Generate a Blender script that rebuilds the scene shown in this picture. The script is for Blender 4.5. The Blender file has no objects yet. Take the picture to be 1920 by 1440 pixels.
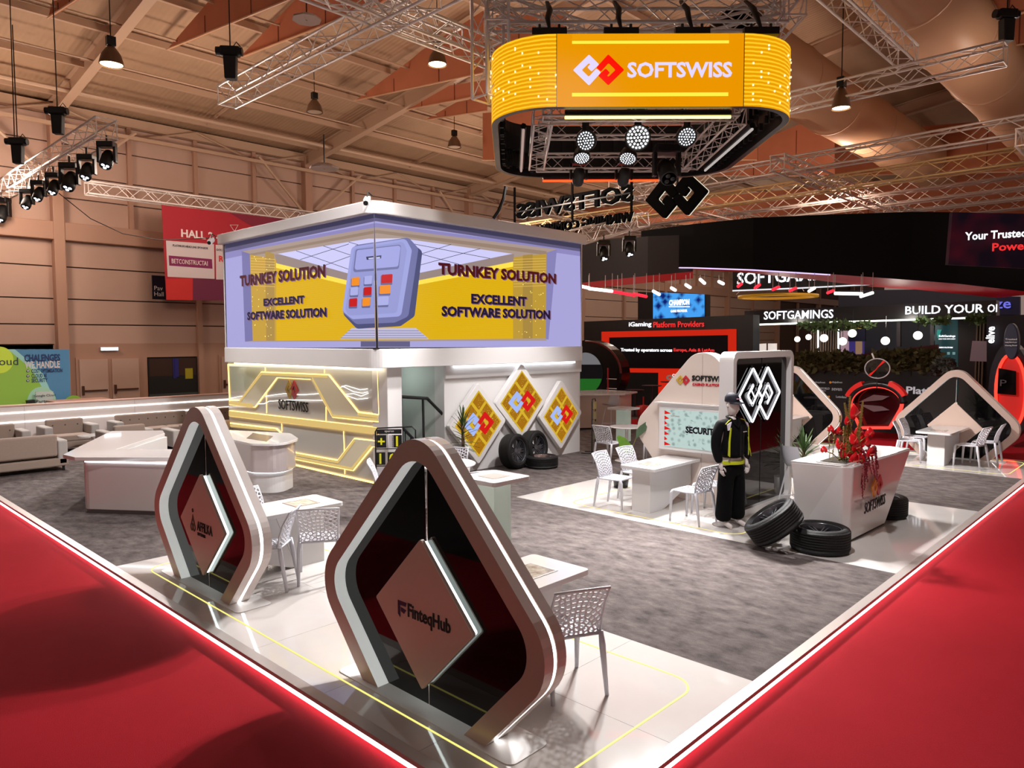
import bpy, random
from math import *
from mathutils import Vector, Matrix
SC = bpy.context.scene
COL = SC.collection
random.seed(7)
# ------------------------------------------------------------------ camera
FPX, YAW, PIT, ROL, EYE = 1365.0, radians(43.744), radians(3.467), radians(-0.187), Vector((0, 0, 2.6))
fw = Vector((cos(YAW)*cos(PIT), sin(YAW)*cos(PIT), -sin(PIT)))
rt = fw.cross(Vector((0, 0, 1))).normalized()
up = rt.cross(fw)
RT = rt*cos(ROL) + up*sin(ROL)
UP = up*cos(ROL) - rt*sin(ROL)
cd = bpy.data.cameras.new('camera'); cam = bpy.data.objects.new('camera', cd); COL.objects.link(cam)
cd.sensor_width = 36; cd.lens = 36*FPX/1920; cd.clip_end = 400; cd.clip_start = .05
mw = Matrix((RT, UP, -fw)).transposed().to_4x4(); mw.translation = EYE
cam.matrix_world = mw
SC.camera = cam
# ------------------------------------------------------------------ exposure, world, lamps
vs = SC.view_settings
vs.view_transform = 'Standard'; vs.look = 'None'; vs.exposure = 0.06; vs.gamma = 1; vs.use_curve_mapping = False
W = bpy.data.worlds.new('hall_air'); SC.world = W; W.use_nodes = True
bg = W.node_tree.nodes['Background']; bg.inputs[0].default_value = (1.0, .72, .62, 1); bg.inputs[1].default_value = 0.24
SC.cycles.max_bounces = 7; SC.cycles.diffuse_bounces = 3; SC.cycles.glossy_bounces = 4
SC.cycles.transmission_bounces = 5; SC.cycles.transparent_max_bounces = 8; SC.cycles.sample_clamp_indirect = 4
SC.cycles.caustics_reflective = False; SC.cycles.caustics_refractive = False

def lamp(kind, name, loc, energy, col, size=.3, aim=None, spot=70, blend=.5):
    d = bpy.data.lights.new(name, kind); o = bpy.data.objects.new(name, d); COL.objects.link(o)
    o.location = loc; d.energy = energy; d.color = col
    if kind == 'AREA': d.size = size
    else: d.shadow_soft_size = size
    if kind == 'SPOT': d.spot_size = radians(spot); d.spot_blend = blend
    if aim is not None:
        o.rotation_euler = (Vector(aim)-Vector(loc)).to_track_quat('-Z', 'Y').to_euler()
    return o
# high-bay lamps of the hall (omnidirectional discharge bulbs hung below the roof)
for i, (x, y) in enumerate([(9, 20), (20, 20), (31, 20), (44, 20), (24, 9), (36, 8), (15, 14), (50, 5), (5, 24)]):
    lamp('POINT', 'high_bay_and_fill', (x, y, 6.9), 430, (1, .79, .65), .5)
for x, y, z in [(17, 2.5, 6.6), (27, 2, 6.8), (38, 0, 6.8)]:
    lamp('POINT', 'high_bay_and_fill', (x, y, z), 100, (1, .79, .65), .5)  # extra unseen fill lamps added to brighten the ducts at right
# stage wash lights in the truss above the stand
for x, y, ax, ay, e in [(10.4, 7.2, 4.2, 5.2, 3000), (11.2, 7.0, 5.2, 2.6, 2600), (10.0, 8.6, 4.0, 9.5, 2400), (11.5, 6.2, 9.8, 4.9, 1500),
                        (11.2, 7.6, 10.5, 9.5, 1300), (12.3, 7.5, 17.3, 4.2, 2200), (12.3, 8.3, 17.0, 7.4, 1500), (10.5, 8.0, 9.5, 6.5, 1100),
                        (11.3, 6.2, 8.0, 2.6, 1500), (12.0, 6.0, 14.5, 2.6, 1300), (10.6, 6.6, 6.6, 5.5, 1300), (12, 7, 13.5, 5.5, 1300)]:
    lamp('SPOT', 'wash_light', (x, y, 5.75), e*.88, (1, .97, .955), .15, (ax, ay, 0), 66, .8)
for y, ay in ((22, 15), (17, 10)):
    lamp('SPOT', 'wash_light', (5.6, y, 6.4), 1500, (1, .97, .95), .12, (5.2, ay+2, 0), 85, .8)

for x, y, z, ax, ay, e, sp in [(5.6, 5.6, 7.2, 4.3, 12.5, 1500, 70), (6.6, 8.6, 7.2, 5.5, 16.5, 1900, 75), (7.0, 5.0, 7.2, 9.0, 10.5, 900, 80), (5.8, 3.2, 7.2, 10.0, 4.2, 1300, 60)]:
    lamp('SPOT', 'added_fill_spot', (x, y, z), e, (1, .97, .96), .2, (ax, ay, .3), sp, .9)  # unseen fill spots added to brighten counter, lounge and stand fronts
for x, y in ((8.5, 10.5), (13.5, 4.5)): lamp('POINT', 'high_bay_and_fill', (x, y, 8.8), 55, (1, .82, .7), .4)  # added fill lamps that brighten the trusses above the stand
for x, y in ((26, 7.5), (26, 11.5)): lamp('POINT', 'globe_light', (x, y, 3.2), 45, (1, .93, .84), .2)
lamp('POINT', 'added_recess_fill', (8.6, 11.5, 1.9), 4, (.86, 1, .94), .15)  # unseen fill lamp added to brighten the stair recess

# ------------------------------------------------------------------ pixel -> place helpers (used to survey the positions)
def ray(px, py): return fw + RT*((px-960)/FPX) - UP*((py-720)/FPX)
def on(ax, val, px, py):
    d = ray(px, py); return EYE + d*((val-EYE[ax])/d[ax])
def onx(X, px, py): return on(0, X, px, py)
def ony(Y, px, py): return on(1, Y, px, py)
def onz(z, px, py): return on(2, z, px, py)
def atd(px, py, dist): return EYE + ray(px, py)*dist

# ------------------------------------------------------------------ materials
def lin(c):
    return tuple(((v/255)/12.92 if v/255 <= .04045 else ((v/255+.055)/1.055)**2.4) for v in c)+(1,)
def M(name, col, rough=.5, metal=0, emi=None, es=1.0, bump=None, var=None, coat=0, spec=.5, trans=0, alpha=1, stretch=None):
    m = bpy.data.materials.new(name); m.use_nodes = True
    nt = m.node_tree; b = nt.nodes['Principled BSDF']
    b.inputs['Base Color'].default_value = lin(col); b.inputs['Roughness'].default_value = rough
    b.inputs['Metallic'].default_value = metal; b.inputs['Specular IOR Level'].default_value = spec
    b.inputs['Coat Weight'].default_value = coat; b.inputs['Coat Roughness'].default_value = .04
    b.inputs['Transmission Weight'].default_value = trans; b.inputs['Alpha'].default_value = alpha
    if emi: b.inputs['Emission Color'].default_value = lin(emi); b.inputs['Emission Strength'].default_value = es
    if bump or var:
        tc = nt.nodes.new('ShaderNodeTexCoord'); mp = nt.nodes.new('ShaderNodeMapping')
        nt.links.new(tc.outputs['Object'], mp.inputs[0])
        if stretch: mp.inputs['Scale'].default_value = stretch
    if var:   # (scale, other colour, contrast)
        n = nt.nodes.new('ShaderNodeTexNoise'); n.inputs['Scale'].default_value = var[0]; n.inputs['Detail'].default_value = 8
        n.inputs['Roughness'].default_value = .65
        cr = nt.nodes.new('ShaderNodeValToRGB'); k = var[2] if len(var) > 2 else .3
        cr.color_ramp.elements[0].position = .5-k/2; cr.color_ramp.elements[1].position = .5+k/2
        cr.color_ramp.elements[0].color = lin(col); cr.color_ramp.elements[1].color = lin(var[1])
        nt.links.new(mp.outputs[0], n.inputs[0]); nt.links.new(n.outputs[0], cr.inputs[0]); nt.links.new(cr.outputs[0], b.inputs['Base Color'])
    if bump:
        n2 = nt.nodes.new('ShaderNodeTexNoise'); n2.inputs['Scale'].default_value = bump[0]; n2.inputs['Detail'].default_value = 3
        bp = nt.nodes.new('ShaderNodeBump'); bp.inputs['Strength'].default_value = bump[1]; bp.inputs['Distance'].default_value = .01
        nt.links.new(mp.outputs[0], n2.inputs[0]); nt.links.new(n2.outputs[0], bp.inputs['Height']); nt.links.new(bp.outputs[0], b.inputs['Normal'])
    return m
def E(name, col, s=1.0):          # self-lit surface (lamps, LED screens)
    return M(name, (0, 0, 0), .6, emi=col, es=s, spec=.1)
WHITE = M('white_lacquer', (234, 231, 230), .16, coat=.6)
WHITE2 = M('white_satin_panel', (229, 226, 225), .42)
FLOORW = M('glossy_white_floor_panel', (226, 221, 218), .07, coat=.5, var=(1.2, (216, 210, 206), .5))
EDGE = M('aluminium_edge_profile', (190, 180, 175), .35, .3)
CARP = M('grey_carpet', (70, 64, 63), .97, bump=(260, .6), var=(8, (122, 112, 110), .42), spec=.1, stretch=(1.0, .55, 1))
RED = M('red_carpet', (160, 24, 36), .95, bump=(300, .5), var=(1.1, (150, 20, 30), .5), spec=.1)
RED2 = M('far_red_carpet', (150, 12, 18), .95, var=(1, (130, 8, 14)), spec=.1)
HALLG = M('grey_hall_floor', (70, 66, 66), .8, var=(.8, (60, 56, 56)))
BLACKG = M('black_glass', (7, 6, 7), .03, spec=.42)
BLACK = M('matt_black', (12, 12, 13), .6)
BLACKP = M('black_painted_metal', (20, 20, 22), .38, .2)
SILVER = M('truss_aluminium', (234, 226, 222), .35, .1)
LEDW = E('white_led_strip', (255, 250, 246), 5.0)
LEDWs = E('white_led_strip_soft', (245, 250, 255), 2.6)
LEDY = E('yellow_led_floor_line', (255, 240, 130), 1.1)
LEDG = E('warm_gold_led_strip', (255, 206, 112), 3.6)
GOLDGLOW = E('gold_lit_acrylic', (240, 196, 96), .55)
WALLP = M('beige_pink_painted_panel', (200, 168, 150), .6, var=(.5, (192, 158, 140), .6))
WALLJ = M('dark_panel_joint', (92, 66, 54), .8)
WALLC = M('beige_painted_steel_column', (180, 140, 118), .55)
ROOF = M('corrugated_roof_lining', (186, 152, 122), .7, var=(.7, (170, 138, 110), .5))
ROOFB = M('painted_roof_steel', (196, 164, 138), .5)
BAFFLE = M('brown_acoustic_fabric', (198, 122, 88), .9, var=(.8, (184, 110, 78), .5))
DUCT = M('beige_air_duct', (214, 168, 132), .36)
REDP = M('red_paint', (200, 30, 22), .4)

# ------------------------------------------------------------------ mesh building
ORG = {}
class B:
    def __init__(s): s.v = []; s.f = []
    def add(s, vs, fs):
        n = len(s.v); s.v += [tuple(p) for p in vs]; s.f += [tuple(i+n for i in f) for f in fs]; return s
    def box(s, x0, x1, y0, y1, z0, z1, T=None):
        vs = [Vector(p) for p in ((x0,y0,z0),(x1,y0,z0),(x1,y1,z0),(x0,y1,z0),(x0,y0,z1),(x1,y0,z1),(x1,y1,z1),(x0,y1,z1))]
        if T: vs = [T @ p for p in vs]
        return s.add(vs, [(3,2,1,0),(4,5,6,7),(0,1,5,4),(1,2,6,5),(2,3,7,6),(3,0,4,7)])
    def cbox(s, c, sx, sy, sz, rz=0):
        return s.box(-sx/2, sx/2, -sy/2, sy/2, -sz/2, sz/2, Matrix.Translation(c) @ Matrix.Rotation(rz, 4, 'Z'))
    def slab(s, pts, vec):
        pts = [Vector(p) for p in pts]; vec = Vector(vec); n = len(pts)
        nn = sum(((pts[i]-pts[0]).cross(pts[(i+1) % n]-pts[0]) for i in range(n)), Vector())
        if nn.dot(vec) > 0: pts = pts[::-1]
        return s.add(pts+[p+vec for p in pts], [tuple(range(n)), tuple(range(2*n-1, n-1, -1))]+[(i, i+n, (i+1) % n+n, (i+1) % n) for i in range(n)])
    def ring(s, outer, inner, vec):        # frame between two outlines with equal counts
        n = len(outer); vec = Vector(vec)
        a = [Vector(p) for p in outer]; b = [Vector(p) for p in inner]
        s.add(a+b+[p+vec for p in a]+[p+vec for p in b], sum([[(i, (i+1) % n, n+(i+1) % n, n+i), (2*n+i, 3*n+i, 3*n+(i+1) % n, 2*n+(i+1) % n),
              (i, 2*n+i, 2*n+(i+1) % n, (i+1) % n), (n+i, n+(i+1) % n, 3*n+(i+1) % n, 3*n+i)] for i in range(n)], []))
        return s
    def tube(s, pts, r, n=6, closed=False, caps=True):
        pts = [Vector(p) for p in pts]; m = len(pts); rs = r if isinstance(r, (list, tuple)) else [r]*m
        rings = []; ref = None
        for i, p in enumerate(pts):
            a = pts[(i-1) % m] if (closed or i > 0) else p; b = pts[(i+1) % m] if (closed or i < m-1) else p
            t = (b-a)
            t = t.normalized() if t.length > 1e-9 else Vector((0, 0, 1))
            if ref is None: ref = t.orthogonal().normalized()
            ref = (ref - t*ref.dot(t)); ref = ref.normalized() if ref.length > 1e-6 else t.orthogonal().normalized()
            bn = t.cross(ref)
            rings.append([p+(ref*cos(2*pi*k/n)+bn*sin(2*pi*k/n))*rs[i] for k in range(n)])
        fs = []
        for i in range(m if closed else m-1):
            j = (i+1) % m
            fs += [(i*n+k, i*n+(k+1) % n, j*n+(k+1) % n, j*n+k) for k in range(n)]
        if caps and not closed: fs += [tuple(range(n-1, -1, -1)), tuple((m-1)*n+k for k in range(n))]
        return s.add([q for r_ in rings for q in r_], fs)
    def lathe(s, prof, n=24, T=None, cap=False):
        T = T or Matrix(); m = len(prof)
        vs = [T @ Vector((r*cos(2*pi*k/n), r*sin(2*pi*k/n), z)) for r, z in prof for k in range(n)]
        fs = [(i*n+k, i*n+(k+1) % n, (i+1)*n+(k+1) % n, (i+1)*n+k) for i in range(m-1) for k in range(n)]
        if cap: fs += [tuple(range(n-1, -1, -1)), tuple((m-1)*n+k for k in range(n))]
        return s.add(vs, fs)
    def ball(s, c, r, n=12, sz=1):
        m = n//2+1
        return s.lathe([(max(1e-4, r*sin(pi*i/(m-1))), -r*sz*cos(pi*i/(m-1))) for i in range(m)], n, Matrix.Translation(c))
    def build(s, name, mat, parent=None, smooth=False, bevel=0, origin=None, seg=2, kind=None):
        o0 = ORG.get(parent.name, Vector()) if parent else Vector(origin or (0, 0, 0))
        me = bpy.data.meshes.new(name); me.from_pydata([tuple(Vector(p)-o0) for p in s.v], [], s.f); me.materials.append(mat)
        if smooth: me.polygons.foreach_set('use_smooth', [True]*len(me.polygons))
        me.update()
        o = bpy.data.objects.new(name, me); COL.objects.link(o)
        if parent: o.parent = parent; ORG[o.name] = o0
        else: o.location = o0; ORG[o.name] = o0
        if bevel:
            b = o.modifiers.new('bevel', 'BEVEL'); b.width = bevel; b.segments = seg; b.limit_method = 'ANGLE'; b.angle_limit = radians(40)
        if kind: o['kind'] = kind
        return o
def tag(o, label, cat, group=None):
    o['label'] = label; o['category'] = cat
    if group: o['group'] = group
    return o
def thing(name, label, cat, loc=(0, 0, 0), rot=0, group=None, world=False):
    o = bpy.data.objects.new(name, None); COL.objects.link(o); o.location = loc; o.rotation_euler = (0, 0, rot)
    tag(o, label, cat, group); ORG[o.name] = Vector(loc) if world else Vector(); o.empty_display_size = .1
    return o
def dup(o, loc=None, rot=None, label=None, parent=None):
    c = o.copy(); COL.objects.link(c)
    if parent: c.parent = parent
    if loc is not None: c.location = loc
    if rot is not None: c.rotation_euler = rot if isinstance(rot, tuple) else (0, 0, rot)
    if label: c['label'] = label
    for ch in list(o.children): dup(ch, parent=c)
    return c
def struct(o): o['kind'] = 'structure'; return o

def fillet(poly, rad, seg=6, closed=True):
    """round the corners of a 2D polygon; rad is a number or one per corner"""
    n = len(poly); out = []
    for i in range(n):
        r = rad[i] if isinstance(rad, (list, tuple)) else rad
        p = Vector(poly[i]); a = Vector(poly[i-1]); b = Vector(poly[(i+1) % n])
        if r <= 0: out += [tuple(p)]*1; continue
        u = (a-p).normalized(); w = (b-p).normalized(); th = acos(max(-1, min(1, u.dot(w))))/2
        d = min(r/tan(th), (a-p).length*.49, (b-p).length*.49); r = d*tan(th)
        c = p+(u+w).normalized()*(r/sin(th)); s0 = p+u*d-c; s1 = p+w*d-c
        a0 = atan2(s0.y, s0.x); da = atan2(s1.y, s1.x)-a0
        da = (da+pi) % (2*pi)-pi
        out += [(c.x+r*cos(a0+da*k/seg), c.y+r*sin(a0+da*k/seg)) for k in range(seg+1)]
    return out
def stroke(pts, w):
    """outline of a thick mitred polyline (2D)"""
    P = [Vector(p) for p in pts]; L = []; R = []
    for i, p in enumerate(P):
        d0 = (P[i]-P[i-1]).normalized() if i > 0 else None; d1 = (P[i+1]-P[i]).normalized() if i < len(P)-1 else None
        d0 = d0 or d1; d1 = d1 or d0
        n0 = Vector((-d0.y, d0.x)); n1 = Vector((-d1.y, d1.x)); m = (n0+n1).normalized(); k = w/2/max(.35, m.dot(n0))
        L.append(p+m*k); R.append(p-m*k)
    return [tuple(p) for p in L+R[::-1]]
LOGO_R = [(0.0, 0.02), (.42, .50), (.92, 0), (.42, -.50), (.17, -.25), (.40, -.03)]
LOGO_L = [(-x, -y) for x, y in LOGO_R]
def logo(o, xd, ud, s, depth, ml, mr, parent, sy=1.0):
    """two interlocked angular hooks, left and right piece"""
    o = Vector(o); xd = Vector(xd).normalized(); ud = Vector(ud).normalized(); n = xd.cross(ud)
    for path, m, k in ((LOGO_L, ml, 0), (LOGO_R, mr, .0015)):
        b = B(); q = fillet(stroke(path, .27), .045, 2)
        b.slab([o+xd*(x*s)+ud*(y*s*sy)+n*k for x, y in q], n*depth)
        b.build('emblem', m, parent)
DG = None
def text(s, mat, parent, o, xd, ud, w=None, h=None, depth=.01, bold=0, name='lettering', align='C', sp=1.0):
    cu = bpy.data.curves.new('t', 'FONT'); cu.body = s; cu.extrude = .5; cu.offset = bold; cu.resolution_u = 2; cu.space_character = sp
    ob = bpy.data.objects.new('t', cu); COL.objects.link(ob)
    dg = bpy.context.evaluated_depsgraph_get(); me = bpy.data.meshes.new_from_object(ob.evaluated_get(dg))
    COL.objects.unlink(ob); bpy.data.objects.remove(ob); bpy.data.curves.remove(cu)
    xs = [v.co.x for v in me.vertices]; ys = [v.co.y for v in me.vertices]
    x0, x1, y0, y1 = min(xs), max(xs), min(ys), max(ys)
    kx = w/(x1-x0) if w else None; ky = h/(y1-y0) if h else None
    kx = kx or ky; ky = ky or kx
    xd = Vector(xd).normalized(); ud = Vector(ud).normalized(); n = xd.cross(ud); o = Vector(o)
    ax = {'C': (x0+x1)/2, 'L': x0, 'R': x1}[align]
    o0 = ORG.get(parent.name, Vector()) if parent else Vector()
    for v in me.vertices:
        c = v.co; v.co = o+xd*((c.x-ax)*kx)+ud*((c.y-(y0+y1)/2)*ky)+n*((c.z+.5)*depth)-o0
    me.materials.clear(); me.materials.append(mat); me.name = name
    t = bpy.data.objects.new(name, me); COL.objects.link(t)
    if parent: t.parent = parent; ORG[t.name] = o0
    return t
X_, Y_, Z_ = Vector((1, 0, 0)), Vector((0, 1, 0)), Vector((0, 0, 1))
# ================================================================== HALL
# floors
b = B(); b.box(.45, 2.80, -2, 26.9, -.35, -.10); b.box(2.80, 26.5, -2, 2.40, -.35, -.10); b.box(18.75, 26.5, 2.40, 14, -.35, -.10)
fl = struct(b.build('floor', RED))
b = B(); b.box(-30, 90, -30, 30, -.50, -.352); b.box(2.8, 90, 14, 26.9, -.36, -.105); b.box(26.5, 90, -25, 14, -.36, -.105)
b.build('hall_floor', HALLG, fl); b = B()
# far wall on the left: beige panels between steel columns
YW = 27.0
wl = struct(B().box(-8, 90, YW+.12, YW+.4, -.1, 13.6).build('wall_left', WALLJ))
ups = [6.40, 7.25, 7.98, 8.97, 9.85]; los = [2.50, 3.15, 3.98, 5.02, 5.87]
def wpanel(x0, x1, z0, z1):
    B().box(x0+.025, x1-.025, YW+.02, YW+.12, z0+.02, z1-.02).build('wall_panel', WALLP, wl)
xs = [-6.5+2.25*i for i in range(32)]
for i, x in enumerate(xs):
    if x > 30 and i % 2: continue
    x1 = x+(2.25 if x <= 30 else 4.5)
    for z0, z1 in zip(ups[:-1], ups[1:]): wpanel(x, x1, z0, z1)
for k in range(14):
    x = -2+4.5*k if k < 9 else -2+4.5*k
    for z0, z1 in zip(los[:-1], los[1:]): wpanel(x, x+4.5, z0, z1)
    if not (3 < x < 16): wpanel(x, x+4.5, .0, 2.5)
for x0, x1 in ((2.5, 6.8),): wpanel(x0, x1, 0, 2.5)
for k in range(10):
    x = -2+9*k
    B().box(x-.16, x+.16, YW-.32, YW+.05, -.1, 10.1).build('column', WALLC, wl, bevel=.02)
for i, x in enumerate(xs):
    if i % 4 != 2: B().box(x-.07, x+.07, YW-.12, YW+.05, 6.4, 10.1).build('mullion', WALLC, wl)
for k in range(10):
    x = 2.5+9*k; B().box(x-.09, x+.09, YW-.12, YW+.05, -.1, 6).build('mullion', WALLC, wl)
B().box(-8, 90, YW-.28, YW+.05, 5.85, 6.42).build('wall_beam', WALLC, wl, bevel=.02)
B().box(-8, 90, YW-.22, YW+.06, 9.85, 10.15).build('eave_beam', ROOFB, wl)
B().box(-8, 90, YW-.62, YW-.5, 9.35, 9.47).build('eave_beam', ROOFB, wl)
# lower wall infill around the doors, doors, dark opening
wpb = B(); wpb.box(6.8, 7.4, YW, YW+.12, -.1, 2.03); wpb.box(9.42, 9.64, YW, YW+.12, -.1, 2.03); wpb.box(11.40, 12.2, YW, YW+.12, -.1, 2.03); wpb.box(14.25, 16, YW, YW+.12, -.1, 2.03); wpb.box(6.8, 16, YW, YW+.12, 2.03, 2.52)
wpb.build('door_surround', WALLC, wl)
HANDLE = M('worn_bronze_bar', (92, 58, 42), .4, .5)
def hall_door(x0, x1, nm):
    d = struct(B().box(x0-.06, x1+.06, YW-.04, YW+.08, -.1, 2.06).build(nm, WALLC)); mid = (x0+x1)/2
    for a, c in ((x0, mid-.03), (mid+.03, x1)):
        l = B().box(a+.03, c-.03, YW-.09, YW-.045, -.09, 2.0).build('door_leaf', WALLP, d, bevel=.01)
        B().box(a+.08, c-.08, YW-.15, YW-.12, .93, .98).build('push_bar', HANDLE, l)
        B().box(a+.08, a+.14, YW-.17, YW-.09, .82, 1.12).build('latch_box', HANDLE, l)
hall_door(7.45, 9.36, 'door_1'); hall_door(12.25, 14.2, 'door_2')
DARK = M('dark_doorway_interior', (14, 12, 12), .7)
op = struct(B().box(9.66, 11.38, YW-.03, YW+.02, -.1, 1.99).build('door_3', DARK))
B().box(9.66, 11.38, YW-.035, YW-.03, -.1, .72).build('grey_floor_beyond', M('corridor_floor', (58, 66, 62), .6), op)
B().box(9.7, 11.34, YW-.034, YW-.03, 1.35, 1.97).build('far_brown_wall', M('corridor_wall', (58, 36, 22), .8), op)
B().box(10.5, 10.62, YW-.05, YW-.03, 1.25, 1.97).box(10.56, 10.7, YW-.06, YW-.04, 1.3, 1.97).build('blue_banner', M('blue_banner', (34, 30, 120), .6), op)
B().box(10.93, 11.2, YW-.05, YW-.03, 1.22, 1.6).build('yellow_bin', M('yellow_bin', (170, 160, 20), .6), op)
ex = thing('exit_light', 'small lit white emergency light box above the double doors in the beige wall', 'light', (8.4, YW, 2.3), world=True)
B().box(8.13, 8.68, YW-.12, YW-.02, 2.28, 2.40).build('housing', WHITE2, ex, bevel=.01)
B().box(8.14, 8.67, YW-.13, YW-.12, 2.29, 2.39).build('lamp_cover', LEDWs, ex)
# Pav Hall blue sign
p0 = ony(YW-.3, 285, 516); p1 = ony(YW-.3, 345, 563)
sg = thing('hall_sign', 'dark blue wall sign reading Pav Hall beside the red banner', 'sign', (p0.x, YW-.3, p1.z), world=True)
B().box(p0.x, p1.x, YW-.3, YW-.24, p1.z, p0.z).build('sign_board', M('navy_sign', (12, 18, 38), .5), sg, bevel=.005)
for s_, py in (('Pav', 540), ('Hall', 551)):
    c = ony(YW-.3, 289, py); text(s_, WHITE2, sg, c+Vector((0, -.01, 0)), X_, Z_, h=.15, depth=.01, align='L')

# roof: sloped lining, rafters, purlins, cross braces, eave truss
def roofz(y): return 10.2+.131*(YW-max(y, -3))-.129*max(0, -3-y)
rl = B(); rl.slab([(-8, YW+.3, roofz(YW)), (90, YW+.3, roofz(YW)), (90, -3, roofz(-3)), (-8, -3, roofz(-3))], (0, 0, .15))
rl.slab([(-8, -3, roofz(-3)), (90, -3, roofz(-3)), (90, -20, roofz(-3)-2.2), (-8, -20, roofz(-3)-2.2)], (0, 0, .15))
ce = struct(rl.build('ceiling', ROOF))
nt = ROOF.node_tree; wv = nt.nodes.new('ShaderNodeTexWave'); wv.bands_direction = 'X'; wv.inputs['Scale'].default_value = 2.2
tcx = nt.nodes.new('ShaderNodeTexCoord'); bpn = nt.nodes.new('ShaderNodeBump'); bpn.inputs['Distance'].default_value = .03; bpn.inputs['Strength'].default_value = .35
nt.links.new(tcx.outputs['Object'], wv.inputs[0]); nt.links.new(wv.outputs[1], bpn.inputs['Height']); nt.links.new(bpn.outputs[0], nt.nodes['Principled BSDF'].inputs['Normal'])
for k in range(10):
    x = -2+9*k
    b = B(); b.slab([(x-.13, YW, roofz(YW)-.55), (x+.13, YW, roofz(YW)-.55), (x+.13, YW, roofz(YW)-.52), (x-.13, YW, roofz(YW)-.52)], (0, -30, 30*.131))
    b.slab([(x-.13, YW, roofz(YW)-.05), (x+.13, YW, roofz(YW)-.05), (x+.13, YW, roofz(YW)), (x-.13, YW, roofz(YW))], (0, -30, 30*.131))
    b.slab([(x-.02, YW, roofz(YW)-.53), (x+.02, YW, roofz(YW)-.53), (x+.02, YW, roofz(YW)), (x-.02, YW, roofz(YW))], (0, -30, 30*.131))
    b.build('rafter', ROOFB, ce)
for j in range(13):
    y = YW-1.1-2.25*j; z = roofz(y)
    B().box(-8, 90, y-.05, y+.05, z-.2, z-.02).build('purlin', ROOFB, ce)
    if j < 4:
        B().tube([(-8, y-1.0, z-.28), (90, y-1.0, z-.28)], .075 if j == 0 else .03, 8).build('pipe', ROOFB, ce)
for k in range(9):
    x = -2+9*k
    for j in range(0, 11, 2):
        y = YW-1.1-2.25*j
        B().box(-.02, .02, 0, 2.28, -.05, .05, Matrix.Translation((x+4.5, y-2.25, roofz(y-2.25)-.1)) @ Matrix.Rotation(-atan(.131), 4, 'X')).build('tie_bar', ROOFB, ce)
    for i in range(4):
        a = Vector((x+2.25*i, YW-.3, 9.4)); c = Vector((x+2.25*(i+1), YW-.3, 10.1)); a2 = Vector((a.x, a.y, 10.1)); c2 = Vector((c.x, c.y, 9.4))
        B().tube([a, c] if i % 2 else [a2, c2], .035, 5).build('eave_brace', ROOFB, ce)
    for sgn in (-1, 1):
        B().tube([(x+sgn*.1, YW-.3, 7.6), (x+sgn*2.3, YW-.6, 9.6)], .06, 6).build('knee_brace', ROOFB, ce)

# high-bay pendant lamps
LAMPSH = M('aluminium_lamp_reflector', (120, 96, 76), .35, .6)
LAMPON = E('lamp_bulb_glow', (255, 226, 180), 9.0)
LAMPOFF = M('unlit_lamp_glass', (170, 150, 130), .2)
def highbay(px, py, wpx, label, onn, dist=None):
    r = .25 if not dist else wpx*dist/FPX/2; dist = dist or r*2*FPX/wpx; p = atd(px, py, dist)
    t = thing('pendant_lamp', label, 'lamp', p, 0, 'high-bay lamps hung from the roof')
    B().lathe([(r, -.05), (r*.98, 0), (r*.8, .17), (r*.45, .3), (r*.3, .34), (.05, .36)], 20).build('reflector', LAMPSH, t, True)
    B().box(-.09, .09, -.07, .07, .36, .56).build('ballast_box', BLACKP, t, bevel=.01)
    top = max(.9, roofz(min(p.y, YW))-p.z-.1)
    B().tube([(0, 0, .56), (0, 0, min(top, 3.0))], .012, 5).build('rod', BLACKP, t)
    B().lathe([(.001, -.01), (r*.9, -.03)], 20).build('bulb_cover', LAMPON if onn else LAMPOFF, t)
highbay(209, 118, 43, 'lit bell-shaped high-bay lamp at top left under the rafter', True)
highbay(590, 208, 30, 'unlit high-bay lamp left of the long lattice truss end', False)
highbay(852, 274, 26, 'unlit high-bay lamp beside the yellow screen ring, left of it', False)
highbay(820, 118, 36, 'lit high-bay lamp half behind the truss at top centre', True)
highbay(1577, 199, 34, 'lit high-bay lamp behind the truss right of the yellow screen ring', True, 14.5)
highbay(1690, 266, 22, 'small dim high-bay lamp between the two big air ducts at right', False)
for px, py, lb in ((575, 38, 'grey flat ceiling speaker plate near the top truss'), (608, 317, 'grey flat ceiling plate under the eave above the stand'), (742, 16, 'flat grey plate at the top edge of the photo, behind the trusses')):
    p = atd(px, py, 15); t = thing('ceiling_unit', lb, 'ceiling unit', p)
    B().lathe([(.02, .12), (.16, .1), (.3, .03), (.3, 0), (.02, 0)], 8).build('housing', M('grey_unit', (150, 130, 122), .5), t)
    B().tube([(0, 0, .1), (0, 0, .7)], .015, 5).build('stem', BLACKP, t)

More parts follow.
